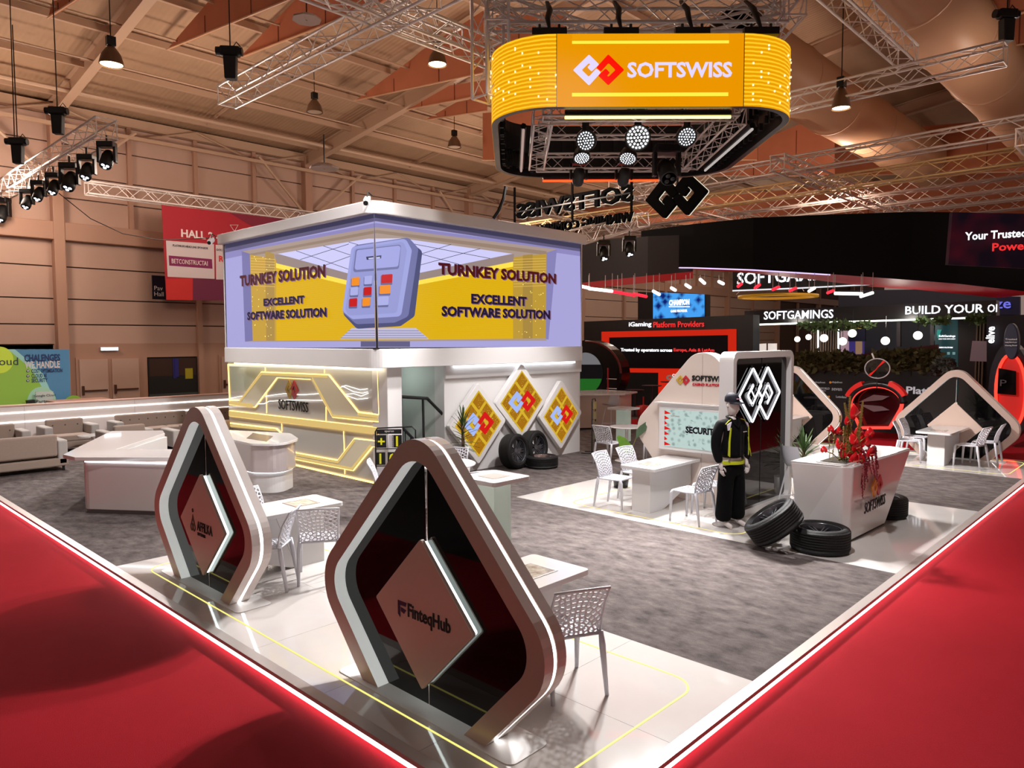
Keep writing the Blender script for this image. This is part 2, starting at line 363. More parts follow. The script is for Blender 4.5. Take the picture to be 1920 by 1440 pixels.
# brown acoustic fabric baffles hanging in vertical sheets
def baffle(pxs, zb, label):
    d = ray(*pxs[0])
    if zb: X = onz(zb, *pxs[0]).x
    else: X = EYE.x+d.x*(10.2+.131*YW-2.6-.35)/(d.z+.131*d.y)
    pts = [onx(X, *p) for p in pxs]
    e = pts[0].lerp(pts[1], 1); k = 8; low = [pts[0].lerp(pts[1], i/k) for i in range(k+1)]
    ys = [pts[0].y, min(pts[1].y, pts[2].y)]
    top = []
    for p in pts[2:]+([] if zb else []): top.append(Vector((X, p.y, min(p.z, roofz(p.y)-.12))))
    pts = low[:1]+low[-1:]+top
    t = thing('acoustic_baffle', label, 'baffle', pts[0], world=True, group='brown fabric baffles below the roof')
    B().slab(pts, (.04, 0, 0)).build('fabric_sheet', BAFFLE, t)
    B().tube([pts[0]+Vector((-.01, 0, 0)), pts[1]+Vector((-.01, 0, 0))], .025, 5).build('hem_bar', DUCT, t)
    SM = M('baffle_seam', (120, 60, 38), .8)
    for k in (.35, .7):
        m = pts[0].lerp(pts[1], k); q = pts[0].lerp(pts[-1], k) if not zb else pts[-1].lerp(pts[-2], k)
        B().box(m.x-.012, m.x, m.y-.015, m.y+.015, m.z, max(q.z, m.z+.05)).build('seam', SM, t)
baffle([(90, 34), (150, -5), (98, -4)], 0, 'small brown triangular fabric baffle corner at top left')
baffle([(313, 93), (560, -8), (400, -8)], 0, 'brown triangular fabric baffle above the long truss, leftmost large one')
baffle([(447, 110), (700, 12), (740, -12), (560, -10)], 0, 'brown triangular fabric baffle behind the top truss crossing')
baffle([(665, 189), (905, 137), (905, -5), (790, 30), (770, 112)], 0, 'largest brown fabric baffle left of the yellow screen ring')
baffle([(735, 211), (910, 178), (910, 150), (815, 165)], 0, 'second brown fabric baffle below the largest one, left of the screen ring')
baffle([(797, 225), (912, 208), (912, 180), (855, 192)], 0, 'lowest small brown fabric baffle left of the screen ring')
baffle([(1690, 85), (1990, 5), (1990, -60), (1690, -60)], 9.3, 'brown fabric baffle at the top right corner')
baffle([(1725, 118), (2000, 68), (2000, -20), (1725, -20)], 9.3, 'brown fabric baffle behind the top right hoist')
baffle([(1803, 190), (1990, 150), (1990, 60), (1803, 70)], 9.3, 'brown fabric baffle right of the hoist truss, upper of the lower row')
baffle([(1825, 210), (1990, 183), (1990, 120), (1825, 130)], 9.3, 'brown fabric baffle right edge, middle of the lower row')
baffle([(1845, 229), (1990, 206), (1990, 150), (1845, 160)], 9.3, 'brown fabric baffle right edge, lowest of the lower row')
baffle([(1612, 14), (1690, -8), (1690, -40), (1612, -40)], 9.3, 'small brown fabric baffle at the top above the air ducts')
baffle([(1340, 330), (1565, 330), (1565, 232), (1500, 232), (1340, 300)], 9.3, 'brown fabric baffle behind the lattice trusses right of the screen ring')
baffle([(930, 105), (1060, 85), (1060, 28), (930, 28)], 9.3, 'brown fabric baffle above the left end of the yellow screen')
baffle([(905, 300), (1420, 300), (1420, 190), (905, 190)], 9.3, 'wide brown fabric baffle seen through the lamps under the screen ring')
baffle([(1560, 330), (2000, 320), (2000, 215), (1560, 250)], 9.3, 'far brown fabric baffle behind the duct ends')
baffle([(1080, 420), (2000, 420), (2000, 305), (1080, 320)], 9.3, 'farthest long brown baffle row behind the dense trusses')
# round air ducts running along the hall
def duct(y, z, r, x0, x1, label):
    t = thing('air_duct', label, 'duct', (x0, y, z), world=True)
    B().tube([(x0, y, z), (x1, y, z)], r, 28).build('duct_tube', DUCT, t, True)
    for k in range(int((x1-x0)/3)):
        B().tube([(x0+3*k, y, z), (x0+3*k+.06, y, z)], r+.025, 28).build('joint_collar', DUCT, t, True)
duct(ony(4.2, 1800, 210).y, 9.1, .8, 12, 55, 'thick round beige air duct running away at upper right, right one')
duct(8.2, 9.4, .85, 16, 60, 'thick round beige air duct behind the right side of the yellow screen ring')
# ================================================================== STAND PLATFORM
PX0, PY0, PX1, PY1 = 2.72, 2.32, 18.62, 21.4
pf = thing('stand_platform', 'raised exhibition platform with grey carpet, glossy white panels and lit edge', 'platform', (10.6, 12, -.1), world=True)
B().box(PX0+.06, PX1-.06, PY0+.06, PY1, -.1, -.012).build('base', WHITE2, pf)
B().box(PX0, PX0+.09, PY0, PY1, -.03, .003).box(PX0, PX1, PY0, PY0+.09, -.03, .003).box(PX1-.09, PX1, PY0, PY1, -.03, .003).build('edge_profile', EDGE, pf)
B().box(PX0+.02, PX0+.03, PY0, PY1, -.085, -.04).box(PX0, PX1, PY0+.02, PY0+.03, -.085, -.04).box(PX1-.03, PX1-.02, PY0, PY1, -.085, -.04).build('edge_light', E('edge_led', (255, 236, 240), 7), pf)
ZA = (PX0+.09, 5.16, PY0+.09, 9.04); ZB = (8.66, 12.66, PY0+.09, 8.2); ZC = (16.17, PX1-.09, PY0+.09, 9.04)
cp = B()
for x0, x1, y0, y1 in ((PX0+.09, 5.16, 9.04, PY1), (5.16, 8.66, PY0+.09, PY1), (8.66, 12.66, 8.2, PY1), (12.66, 16.17, PY0+.09, PY1), (16.17, PX1-.09, 9.04, PY1)):
    cp.box(x0, x1, y0, y1, -.012, 0)
cp.build('grey_carpet', CARP, pf)
def tiles(z, dx, dy):
    x0, x1, y0, y1 = z; nx = max(1, round((x1-x0)/dx)); ny = max(1, round((y1-y0)/dy))
    for i in range(nx):
        for j in range(ny):
            a = x0+(x1-x0)*i/nx; c = y0+(y1-y0)*j/ny
            B().box(a+.0015, a+(x1-x0)/nx-.0015, c+.0015, c+(y1-y0)/ny-.0015, -.012, .002).build('floor_panel', FLOORW, pf)
tiles(ZA, 1.2, 1.1); tiles(ZB, 2, 1.45); tiles(ZC, 1.2, 1.65)
def yline(x0, x1, y0, y1, rad=.22):
    q = fillet([(x0, y0), (x1, y0), (x1, y1), (x0, y1)], rad, 8)
    o = [Vector((x, y, .0025)) for x, y in fillet([(x0-.008, y0-.008), (x1+.008, y0-.008), (x1+.008, y1+.008), (x0-.008, y1+.008)], rad+.008, 8)]
    i = [Vector((x, y, .0025)) for x, y in fillet([(x0+.008, y0+.008), (x1-.008, y0+.008), (x1-.008, y1-.008), (x0+.008, y1-.008)], rad-.008, 8)]
    B().ring(o, i, (0, 0, .0015)).build('yellow_floor_line', LEDY, pf)
yline(3.02, 4.83, 2.68, 8.72); yline(8.92, 12.35, 4.42, 7.3); yline(16.45, 18.35, 2.68, 8.72)

# ================================================================== DIAMOND FRAMES
RIM = M('frame_lacquer', (236, 228, 225), .2, coat=.3)
FACE = M('frame_face_brushed_white', (204, 180, 168), .33, .25)
PLATE = M('pearl_plate', (222, 196, 182), .35, .15)
REVL = M('white_reveal_added_glow', (230, 233, 231), .4, emi=(226, 229, 227), es=.42)  # white reveal given its own soft glow so it looks lit
OUT = [(.67, 0), (1.31, .685), (0, 2.05), (-1.31, .685), (-.67, 0)]
INN = [(.47, 0), (1.13, .70), (0, 1.87), (-1.13, .70), (-.47, 0)]
def dia_pts(poly, rads, k=1): return fillet([(x*k, z*k) for x, z in poly], rads, 10)
def diamond(name, label, X, Yc, rot, writing=None, backplate=False):
    t = thing(name, label, 'display frame', (X, Yc, .002), rot, 'diamond frames around the stand')
    D = .20
    o = dia_pts(OUT, [0, .34, .30, .34, 0]); i = dia_pts(INN, [0, .24, .24, .24, 0])
    fr = [(x, z) for x, z in o]; ir = [(x, z) for x, z in i]
    # front and back faces (open at the foot)
    for y0, y1 in ((0, .012), (D-.012, D)):
        b = B(); n = len(fr)
        vo = [(x, y0, z) for x, z in fr]; vi = [(x, y0, z) for x, z in ir]
        vo2 = [(x, y1, z) for x, z in fr]; vi2 = [(x, y1, z) for x, z in ir]
        fs = []
        for k in range(n-1):
            fs += [(k, n+k, n+k+1, k+1), (2*n+k, 2*n+k+1, 3*n+k+1, 3*n+k)]
        b.add(vo+vi+vo2+vi2, fs); b.build('frame_face', FACE, t)
    b = B(); n = len(fr)
    b.add([(x, y, z) for y in (0, D/2-.016) for x, z in fr], [(k, k+1, n+k+1, n+k) for k in range(n-1)])
    b.add([(x, y, z) for y in (D/2+.016, D) for x, z in fr], [(k, k+1, n+k+1, n+k) for k in range(n-1)])
    b.build('outer_rim', RIM, t)
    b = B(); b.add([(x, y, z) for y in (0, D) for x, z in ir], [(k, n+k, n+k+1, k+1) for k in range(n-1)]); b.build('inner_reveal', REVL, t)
    # led strip inside the rim groove
    b = B(); c = [(x*.995, z*.995) for x, z in fr]
    b.add([(x, y, z) for y in (D/2-.016, D/2+.016) for x, z in c], [(k, k+1, n+k+1, n+k) for k in range(n-1)]); b.build('rim_light', LEDW, t)
    # glass in two panes
    half = [p for p in ir if p[0] >= 0]; halfl = [p for p in ir if p[0] <= 0]
    cx = .004
    R = [(cx, 0)]+[(max(cx, x), z) for x, z in half]
    L = [(-max(cx, -x), z) for x, z in halfl]+[(-cx, 0)]
    for q in (R, L): B().slab([(x, .10, z) for x, z in q], (0, .012, 0)).build('glass_pane', BLACKG, t)
    B().box(-cx, cx, .101, .110, 0, 1.70).build('glass_joint', SILVER, t)
    # base plate
    q = fillet([(-.95, -.05), (.95, -.05), (.95, D+.12), (-.95, D+.12)], .06, 4)
    B().slab([(x, y, 0) for x, y in q], (0, 0, .006)).build('base_plate', WHITE2, t)
    for s in ((1, -1) if not backplate else (1, -1)):
        if s == -1 and not backplate: continue
        y0 = .035 if s == 1 else D-.035; yy = .03*s
        dq = fillet([(.535, .675), (0, 1.215), (-.535, .675), (0, .135)], .015, 2)
        p = B().slab([(x, y0, z) for x, z in dq], (0, yy, 0)).build('centre_plate', PLATE, t, bevel=.003)
        dq2 = [(x*.965, .675+(z-.675)*.965) for x, z in dq]
        B().slab([(x, y0+yy, z) for x, z in dq2], (0, .03*s, 0)).build('plate_light', E('plate_edge_led', (235, 250, 245), 4.5), p)
        if s == 1 and writing: writing(p)
    return t
PURP = M('purple_print', (44, 20, 66), .4)
def w_fin(p):
    text('FinteqHub', BLACK, p, (.085, .034, .66), X_, Z_, w=.46, h=.13, depth=-.0 or .004, bold=.02)
    for q in ([(-.26, .72), (-.16, .72), (-.17, .69), (-.26, .69)], [(-.26, .70), (-.235, .70), (-.235, .60), (-.26, .62)], [(-.225, .675), (-.165, .665), (-.19, .635), (-.225, .645)]):
        B().slab([(x, .035, z) for x, z in q], (0, -.004, 0)).build('emblem', PURP, p)
def w_aff(p):
    text('AFFILKA', BLACK, p, (.08, .034, .655), X_, Z_, w=.37, h=.10, depth=.004, bold=.025)
    text('SOFTSWISS', BLACK, p, (.0, .034, .57), X_, Z_, w=.19, h=.035, depth=.004, bold=.02)
    GR = M('dark_green_print', (48, 60, 34), .4)
    for cx_ in (-.235, -.18):
        o = [(cx_+.035*cos(a), .62+.045*sin(a)) for a in [2*pi*k/14 for k in range(14)]]; i = [(cx_+.017*cos(a), .62+.025*sin(a)) for a in [2*pi*k/14 for k in range(14)]]
        B().ring([(x, .035, z) for x, z in o], [(x, .035, z) for x, z in i], (0, -.004, 0)).build('emblem', GR, p)
    B().slab([(x, .035, z) for x, z in [(-.25, .66), (-.205, .76), (-.16, .66), (-.185, .665), (-.205, .71), (-.228, .665)]], (0, -.004, 0)).build('emblem', GR, p)
    B().slab([(-.205+.018*cos(a), .035, .80+.022*sin(a)) for a in [2*pi*k/10 for k in range(10)]], (0, -.004, 0)).build('emblem', BLACK, p)
diamond('diamond_frame', 'largest and nearest diamond-shaped frame, its plate lettered with a purple arrow mark', 3.13, 3.92, -pi/2, w_fin)
diamond('diamond_frame', 'diamond-shaped frame at left between the counter and the nearest frame', 3.14, 7.54, -pi/2, w_aff)
diamond('diamond_frame', 'diamond-shaped frame at far right behind the white table and chairs', 18.2, 3.94, pi/2, None, True)
diamond('diamond_frame', 'diamond-shaped frame half hidden behind the black neon panel', 18.2, 7.54, pi/2, None, True)

# ================================================================== TABLES, PLINTHS
def desk(label, xa, xb, yc, wid, tip, inset=.34):
    """table fixed to a frame at xa and reaching to xb; pedestal near the tip end"""
    s = 1 if xb > xa else -1
    t = thing('display_table', label, 'table', ((xa+xb)/2, yc, .002), 0, 'white display tables', world=True)
    q = fillet([(xa, yc-wid/2), (xb, yc-wid/2), (xb, yc+wid/2), (xa, yc+wid/2)], [.0, .05, .05, .0], 4)
    B().slab([(x, y, .655) for x, y in q], (0, 0, .045)).build('table_top', WHITE, t, bevel=.004)
    e = xb-s*inset; pw = .16
    B().slab([(e, yc-pw, .002), (e, yc-pw, .655), (e-s*.62, yc-pw, .655), (e-s*.36, yc-pw, .002)], (0, 2*pw, 0)).build('pedestal', WHITE2, t, bevel=.004)
    B().slab([(xa, yc-pw+.01, .654), (xa, yc-pw+.01, .30), (e-s*.42, yc-pw+.01, .01), (e-s*.37, yc-pw+.01, .01), (e-s*.55, yc-pw+.01, .654)], (0, 2*pw-.02, 0)).build('slanted_panel', WHITE2, t)
    cxx = xb-s*.38
    rec = B().box(cxx-.14, cxx+.14, yc-.14, yc+.14, .7005, .703).build('recessed_tray', M('tray_glass', (150, 138, 126), .12, var=(14, (205, 196, 186))), t)
    B().ring([(cxx-.155, yc-.155, .7005), (cxx+.155, yc-.155, .7005), (cxx+.155, yc+.155, .7005), (cxx-.155, yc+.155, .7005)],
             [(cxx-.14, yc-.14, .7005), (cxx+.14, yc-.14, .7005), (cxx+.14, yc+.14, .7005), (cxx-.14, yc+.14, .7005)], (0, 0, .004)).build('tray_rim', EDGE, rec)
    return t
desk('white table behind the nearest diamond frame with a glass tray in its top', 3.34, 4.74, 3.96, .64, 1, .18)
desk('white table behind the left diamond frame with gold reflections on top', 3.35, 4.76, 7.62, .64, 1, .18)
desk('white table in front of the screen reading SECURITY', 10.38, 9.05, 6.10, .62, -1, .12)
desk('white table at the far right diamond frame between white chairs', 17.99, 16.5, 3.98, .66, -1, .25)
desk('white table edge at the half-hidden diamond frame behind the potted palm', 17.99, 16.6, 7.4, .66, -1, .25)
GLOW = M('backlit_column_skin', (214, 226, 216), .5, emi=(200, 226, 210), es=.16)
def plinth(label, x, y, s, h, top=.6):
    t = thing('column_plinth', label, 'plinth', (x, y, .002), 0, None, world=True)
    q = fillet([(x-top/2, y-top/2), (x+top/2, y-top/2), (x+top/2, y+top/2), (x-top/2, y+top/2)], .05, 4)
    B().slab([(a, c, h-.05) for a, c in q], (0, 0, .05)).build('top_slab', WHITE, t, bevel=.004)
    B().box(x-s/2, x+s/2, y-s/2, y+s/2, .002, h-.05).build('column', GLOW, t)
    B().box(x-.13, x+.13, y-.13, y+.13, h, h+.003).build('inlay', M('inlay_grey', (190, 172, 164), .2), t)
    B().box(x-s/2-.01, x+s/2+.01, y-s/2-.01, y+s/2+.01, h-.062, h-.05).build('light_ring', E('plinth_led', (230, 250, 240), 1.2), t)
plinth('tall white lit plinth between the nearest diamond frame and the round table', 5.80, 5.84, .27, 1.05)
plinth('white lit plinth on the far side, left of the SECURITY screen wall', 15.35, 10.75, .27, .87, .62)
def rtable(label, x, y, r=.42):
    t = thing('round_table', label, 'table', (x, y, 0), 0, 'round white tables')
    B().lathe([(.001, .72), (r-.02, .72), (r, .73), (r, .745), (r-.01, .75), (.001, .75)], 40).build('table_top', WHITE, t)
    B().lathe([(.035, .02), (.035, .72)], 12).build('stem', WHITE2, t)
    B().lathe([(.001, 0), (.25, 0), (.25, .012), (.04, .025)], 28).build('foot', WHITE2, t)
rtable('round white table between the building wall and the tall plinth', 7.15, 8.3, .5)
rtable('round white table behind the left corner of the SECURITY wall', 12.9, 8.95, .36)

# ================================================================== CHAIRS
CH = M('white_plastic', (222, 222, 230), .3)
def clip(poly, a, c, b_):
    out = []
    for i in range(len(poly)):
        p, q = poly[i-1], poly[i]; dp = a*p[0]+c*p[1]-b_; dq = a*q[0]+c*q[1]-b_
        if dp <= 0: out.append(p)
        if dp*dq < 0: t = dp/(dp-dq); out.append((p[0]+(q[0]-p[0])*t, p[1]+(q[1]-p[1])*t))
    return out
def fan_cells(w, h, sp=.040):
    rnd = random.Random(3); pts = [(0, .012)]
    r = sp
    while r < hypot(w/2, h)+sp:
        n = max(3, int(pi*r/(sp*1.02)))
        for k in range(n+1):
            a = pi*(k+rnd.uniform(-.2, .2)+(.5 if int(r/sp) % 2 else 0))/n
            p = (r*cos(a), r*sin(a))
            if abs(p[0]) < w/2+.01 and -.01 < p[1] < h+.01: pts.append(p)
        r += sp*1.02
    cells = []
    for i, p in enumerate(pts):
        poly = [(-w/2, 0), (w/2, 0), (w/2, h), (-w/2, h)]
        for j, q in enumerate(pts):
            if i == j or hypot(p[0]-q[0], p[1]-q[1]) > sp*3.2: continue
            a, c = q[0]-p[0], q[1]-p[1]; poly = clip(poly, a, c, (q[0]**2+q[1]**2-p[0]**2-p[1]**2)/2)
            if len(poly) < 3: break
        if len(poly) >= 3: cells.append(poly)
    return cells
CELLS = fan_cells(.39, .36)
def lattice(mp, th):
    b = B()
    for poly in CELLS:
        n = len(poly); cx_ = sum(p[0] for p in poly)/n; cy_ = sum(p[1] for p in poly)/n
        inn = []
        for p in poly:
            d = hypot(p[0]-cx_, p[1]-cy_); k = max(.25, 1-.0085/max(d, .004)); inn.append((cx_+(p[0]-cx_)*k, cy_+(p[1]-cy_)*k))
        v = [mp(p[0], p[1], 0) for p in poly]+[mp(p[0], p[1], 0) for p in inn]+[mp(p[0], p[1], th) for p in poly]+[mp(p[0], p[1], th) for p in inn]
        fs = []
        for k in range(n):
            l = (k+1) % n
            fs += [(k, l, n+l, n+k), (2*n+k, 3*n+k, 3*n+l, 2*n+l), (n+k, n+l, 3*n+l, 3*n+k)]
        b.add(v, fs)
    return b
def mback(u, v, t): return (u*(1+.22*v), -.20-.32*v*v/.4-.05*v+.28*u*u+t, .455+v)
def mseat(u, v, t): return (u*(1.02), -.20+v*1.08, .452-.02*sin(pi*min(1, v/.36))*cos(u*7)-t)
def make_chair():
    t = thing('perforated_chair', 'x', 'chair', (0, 0, 0), 0, 'white perforated plastic chairs')
    lattice(mback, .013).build('backrest', CH, t); lattice(mseat, .014).build('seat', CH, t)
    be = B(); e = [(-.2, 0), (-.2, .12), (-.2, .24), (-.2, .365), (0, .372), (.2, .365), (.2, .24), (.2, .12), (.2, 0)]
    be.tube([mback(u, v, .006) for u, v in e], .011, 6); be.build('back_frame', CH, t, True)
    se = B(); e = [(-.2, 0), (-.2, .18), (-.19, .365), (0, .375), (.19, .365), (.2, .18), (.2, 0)]
    se.tube([mseat(u, v, .006) for u, v in e], .012, 6, closed=True); se.build('seat_frame', CH, t, True)
    for s in (-1, 1):
        B().tube([(s*.2, -.20, .46), (s*.205, -.215, .36), (s*.215, -.27, .0)], [.020, .025, .015], 6).build('leg', CH, t, True)
        B().tube([(s*.195, .185, .448), (s*.20, .205, .40), (s*.205, .225, .0)], [.019, .025, .015], 6).build('leg', CH, t, True)
    return t
chair0 = make_chair(); used = [False]
def chair(x, y, face, label, z=.0025):
    """face = direction (degrees, world) the sitter looks"""
    rot = radians(face)-pi/2
    if not used[0]: used[0] = True; chair0.location = (x, y, z); chair0.rotation_euler = (0, 0, rot); chair0['label'] = label; return chair0
    return dup(chair0, (x, y, z), rot, label)
chair(4.14, 3.42, 64, 'white perforated chair in front, right of the nearest diamond frame, its back to us')
chair(4.22, 6.98, 58, 'white perforated chair tucked in at the left frame table, its back to us')
chair(3.68, 7.13, 135, 'white perforated chair seen edge-on right beside the left diamond frame')
chair(4.12, 8.02, -72, 'white perforated chair beyond the left frame table, only its back top showing')
chair(9.26, 6.62, -84, 'white perforated chair left of the SECURITY table, facing right')
chair(9.93, 6.64, -92, 'white perforated chair behind the SECURITY table, only its back showing')
chair(9.22, 5.27, 86, 'white perforated chair between the SECURITY table and the mannequin')
chair(9.86, 5.30, 92, 'white perforated chair mostly behind the mannequin legs')
chair(12.35, 9.0, 0, 'white perforated chair at the round table left of the SECURITY wall, back to us')
chair(13.1, 8.35, 115, 'white perforated chair half hidden by the SECURITY wall corner')
chair(17.0, 3.42, 80, 'white perforated chair in front of the far right frame, nearest on the right')
chair(17.75, 3.3, 90, 'second white perforated chair right of the far right table')
chair(16.95, 4.52, -80, 'white perforated chair left of the far right table, nearest one')
chair(17.65, 4.58, -90, 'second white perforated chair left of the far right table, farther back')
chair(6.75, 7.35, 75, 'white perforated chair in front of the round table behind the tall plinth')
chair(7.75, 8.75, -140, 'white perforated chair behind the round table, in front of the small palm', 0)
chair(6.5, 8.75, -40, 'white perforated chair seen edge-on beside the black pit board', 0)
for o in COL.objects:
    pass
# bar stools / plain shells
def shell_stool(x, y, face, label, h=.75):
    t = thing('bar_stool', label, 'stool', (x, y, .0), radians(face)-pi/2, 'white shell stools')
    b = B(); prof = []
    rows = []
    for i in range(9):
        u = i/8
        if u < .5: yy = .2-.36*u*2; zz = h-.01*sin(pi*u*2)
        else: yy = -.16-.08*((u-.5)*2); zz = h+.30*((u-.5)*2)**1.3
        rows.append([(.21*(1-.35*max(0, u-.75)*2-.1*(1-u))*s, yy+.10*(abs(s)**2)*(u > .45), zz+.05*abs(s)**2*(u <= .6)) for s in (-1, -.6, -.2, .2, .6, 1)])
    n = 6
    b.add([p for r in rows for p in r]+[(p[0], p[1]-.006, p[2]-.012) for r in rows for p in r],
          [f for i in range(8) for k in range(5) for f in ((i*n+k, i*n+k+1, i*n+n+k+1, i*n+n+k), (54+i*n+k, 54+i*n+n+k, 54+i*n+n+k+1, 54+i*n+k+1))])
    b.build('seat_shell', CH, t, True)
    for sx in (-1, 1):
        for sy in (-1, 1):
            B().tube([(sx*.10, sy*.10, h-.01), (sx*.21, sy*.21, 0)], .011, 6).build('leg', CH, t)
    B().tube([(-.17, -.17, h*.32), (.17, -.17, h*.32), (.17, .17, h*.32), (-.17, .17, h*.32)], .008, 5, True).build('foot_ring', CH, t)
    return t
shell_stool(16.75, 12.15, 80, 'white shell bar stool by the white counter at the back, left of the lit plinth')
shell_stool(10.75, 4.38, -30, 'white shell stool behind the flower counter, beside the potted palm', .72)
# ================================================================== TWO-STOREY BOOTH BUILDING
BX, BY = 7.40, 10.30      # corner of the screen box; left face on x=BX, right face on y=BY
BXE, BYE = 13.02, 15.97
bd = thing('booth_building', 'white two-storey booth building with wrap-around picture screen and lit lower wall', 'building', (10.4, 13, 0), world=True)
GREYW = M('pale_grey_wall', (205, 212, 206), .5)
LACQ = M('grey_lacquer_panel', (205, 204, 198), .1, coat=.6)
def rr(x0, x1, y0, y1, r, z0, z1, name, mat, bev=.01):
    q = fillet([(x0, y0), (x1, y0), (x1, y1), (x0, y1)], [r, .02, .02, .02], 8)
    return B().slab([(x, y, z0) for x, y in q], (0, 0, z1-z0)).build(name, mat, bd, bevel=bev)
rr(BX-.10, BXE+.1, BY-.10, BYE+.1, .28, 4.74, 4.96, 'cornice', WHITE2, .02)
rr(BX-.04, BXE+.02, BY-.04, BYE+.02, .25, 2.12, 2.45, 'fascia_band', WHITE2)
rr(BX, BXE, BY, BYE, 0, 2.452, 4.74, 'screen_box', BLACKP)
B().box(BXE, BXE+.03, BY-.01, BY+.08, 2.45, 4.74).box(BX-.01, BX+.08, BYE, BYE+.03, 2.45, 4.74).build('corner_post', WHITE2, bd)
# lower walls
B().box(7.75, 8.0, 10.9, 16.68, 0, 2.12).build('left_wall', LACQ, bd)
B().box(7.73, 8.05, 10.44, 10.9, 0, 2.12).build('corner_pillar', WHITE2, bd, bevel=.01)
B().box(9.12, 13.27, 10.52, 10.8, 0, 2.12).build('right_wall', WHITE2, bd)
B().box(13.0, 13.27, 10.8, 16.3, 0, 2.12).build('end_wall', WHITE2, bd)
B().box(8.0, 9.2, 12.6, 12.7, 0, 2.12).build('recess_back_wall', GREYW, bd)
B().box(9.12, 9.2, 10.8, 12.6, 0, 2.12).build('recess_side_wall', GREYW, bd)
B().box(9.12, 13.27, 10.47, 10.52, 1.86, 2.12).build('upper_rail', WHITE2, bd, bevel=.01)
B().box(9.3, 12.95, 10.40, 10.46, 2.07, 2.115).build('under_light', LEDWs, bd)
B().box(7.62, 7.66, 10.5, BYE+.1, 2.07, 2.115).build('under_light', E('warm_white_led', (255, 240, 205), 4), bd)
B().box(8.1, 9.1, 12.5, 12.56, 2.05, 2.11).build('under_light', LEDWs, bd)
# stair and handrails in the recess
for k in range(8):
    B().box(8.1, 9.1, 11.25+.2*k, 12.6, .0+.16*k, .16*(k+1)).build('stair_step', M('stair_grey', (70, 72, 72), .6), bd)
HR = M('black_handrail', (26, 28, 30), .35)
def P10(px, py, y=10.6): return ony(y, px, py)
r1 = [P10(735, 727), P10(752, 744), P10(801, 747), P10(838, 785), P10(872, 822)]
B().tube(r1, .032, 8).build('handrail', HR, bd)
for a, c in (((752, 744), (753, 832)), ((793, 747), (795, 838)), ((838, 785), (839, 850)), ((872, 822), (872, 845))):
    B().tube([P10(*a), P10(*c)], .026, 6).build('rail_post', HR, bd)
B().tube([P10(735, 782), P10(775, 823), P10(775, 838)], .026, 6).build('handrail', HR, bd)
for px in (746, 760, 770):
    B().tube([P10(px, 782+(px-735)*1.02), P10(px, 836)], .012, 5).build('rail_post', HR, bd)

# lit line pattern on the left wall (pixel survey on the plane x=7.75)
def c4(x, y): return (400+x/4.174, 660+y/4.174)
def wp(p, off=.0): v = onx(7.75, *c4(*p)); v.x = 7.75-off; return v
def glowline(pts, r=.014, closed=False, mat=None): B().tube([wp(p, .012) for p in pts], r, 6, closed).build('light_line', mat or LEDG, bd)
def band(pts, h=.03): B().slab([wp(p, 0) for p in pts], (-h, 0, 0)).build('raised_panel', M('pale_acrylic', (226, 222, 204), .25, emi=(255, 226, 160), es=.10), bd)
band([(213, 380), (380, 160), (910, 182), (1140, 475), (1300, 495), (1300, 540), (940, 505), (770, 212), (505, 198), (330, 430), (132, 405), (132, 385)])
glowline([(130, 376), (213, 380), (380, 158), (910, 180), (1140, 470), (1300, 490)])
glowline([(130, 408), (330, 430), (505, 198), (770, 212), (940, 508), (1300, 545)])
band([(132, 465), (1302, 600), (1302, 630), (132, 495)]); glowline([(132, 460), (1302, 596)]); glowline([(132, 498), (1302, 640)])
band([(132, 560), (500, 600), (530, 625), (132, 590)], .02); glowline([(132, 556), (500, 600), (540, 640)])
band([(640, 790), (980, 850), (1110, 680), (1302, 700), (1302, 745), (1250, 738), (1100, 925), (640, 835)])
glowline([(600, 740), (650, 790), (980, 848), (1110, 678), (1302, 700)]); glowline([(630, 835), (1098, 925), (1250, 738), (1302, 745)])
GBAND = E('glowing_gold_band', (250, 214, 130), .72)
def ribbon(pts, w=.085, off=.034, mat=None):
    P2 = [wp(p) for p in pts]; q = stroke([(v.y, v.z) for v in P2], w)
    B().slab([(7.75-off, y, z) for y, z in q], (-.002, 0, 0)).build('glow_band', mat or GBAND, bd)
for r_ in ([(213, 392), (388, 170), (905, 192)], [(785, 204), (945, 498), (1296, 530)], [(1115, 690), (985, 860), (660, 800)], [(645, 826), (1095, 912), (1245, 728)]): ribbon(r_, .05)  # broad glow beside the light lines, put in as emissive strips
ribbon([(132, 480), (1302, 618)], .12); ribbon([(1140, 485), (1300, 505)], .05); ribbon([(132, 396), (320, 420)], .08); ribbon([(132, 574), (500, 610)], .05)
ribbon([(1292, 140), (1302, 600)], .05, .004); ribbon([(120, 104), (1290, 142)], .05, .004, E('white_glow_band', (255, 246, 226), .8))
glowline([(640, 885), (1262, 1025)], .02); glowline([(118, 98), (1290, 135), (1302, 490)], .012); glowline([(118, 98), (132, 400)], .01)
for a, c in (((408, 120), (410, 150)), ((418, 320), (420, 478)), ((872, 135), (872, 165)), ((885, 430), (885, 540)), ((538, 560), (540, 620)), ((1022, 620), (1028, 780)), ((1030, 915), (1032, 955))):
    glowline([a, c], .005)
WL = E('thin_white_led', (255, 250, 240), 3)
for pts in ([(132, 362), (230, 345)], [(410, 345), (560, 325), (700, 335), (835, 325)], [(340, 405), (400, 405), (440, 385), (600, 375), (860, 378)], [(1000, 275), (1040, 262), (1150, 295), (1210, 288)], [(1010, 265), (1100, 310), (1170, 322), (1212, 312)], [(1040, 330), (1100, 325), (1160, 345), (1218, 322)], [(1045, 340), (1130, 370), (1212, 362)]):
    glowline(pts, .0035, mat=WL)
def lc(x, y): v = wp((x, y)); v.x = 7.74; return v
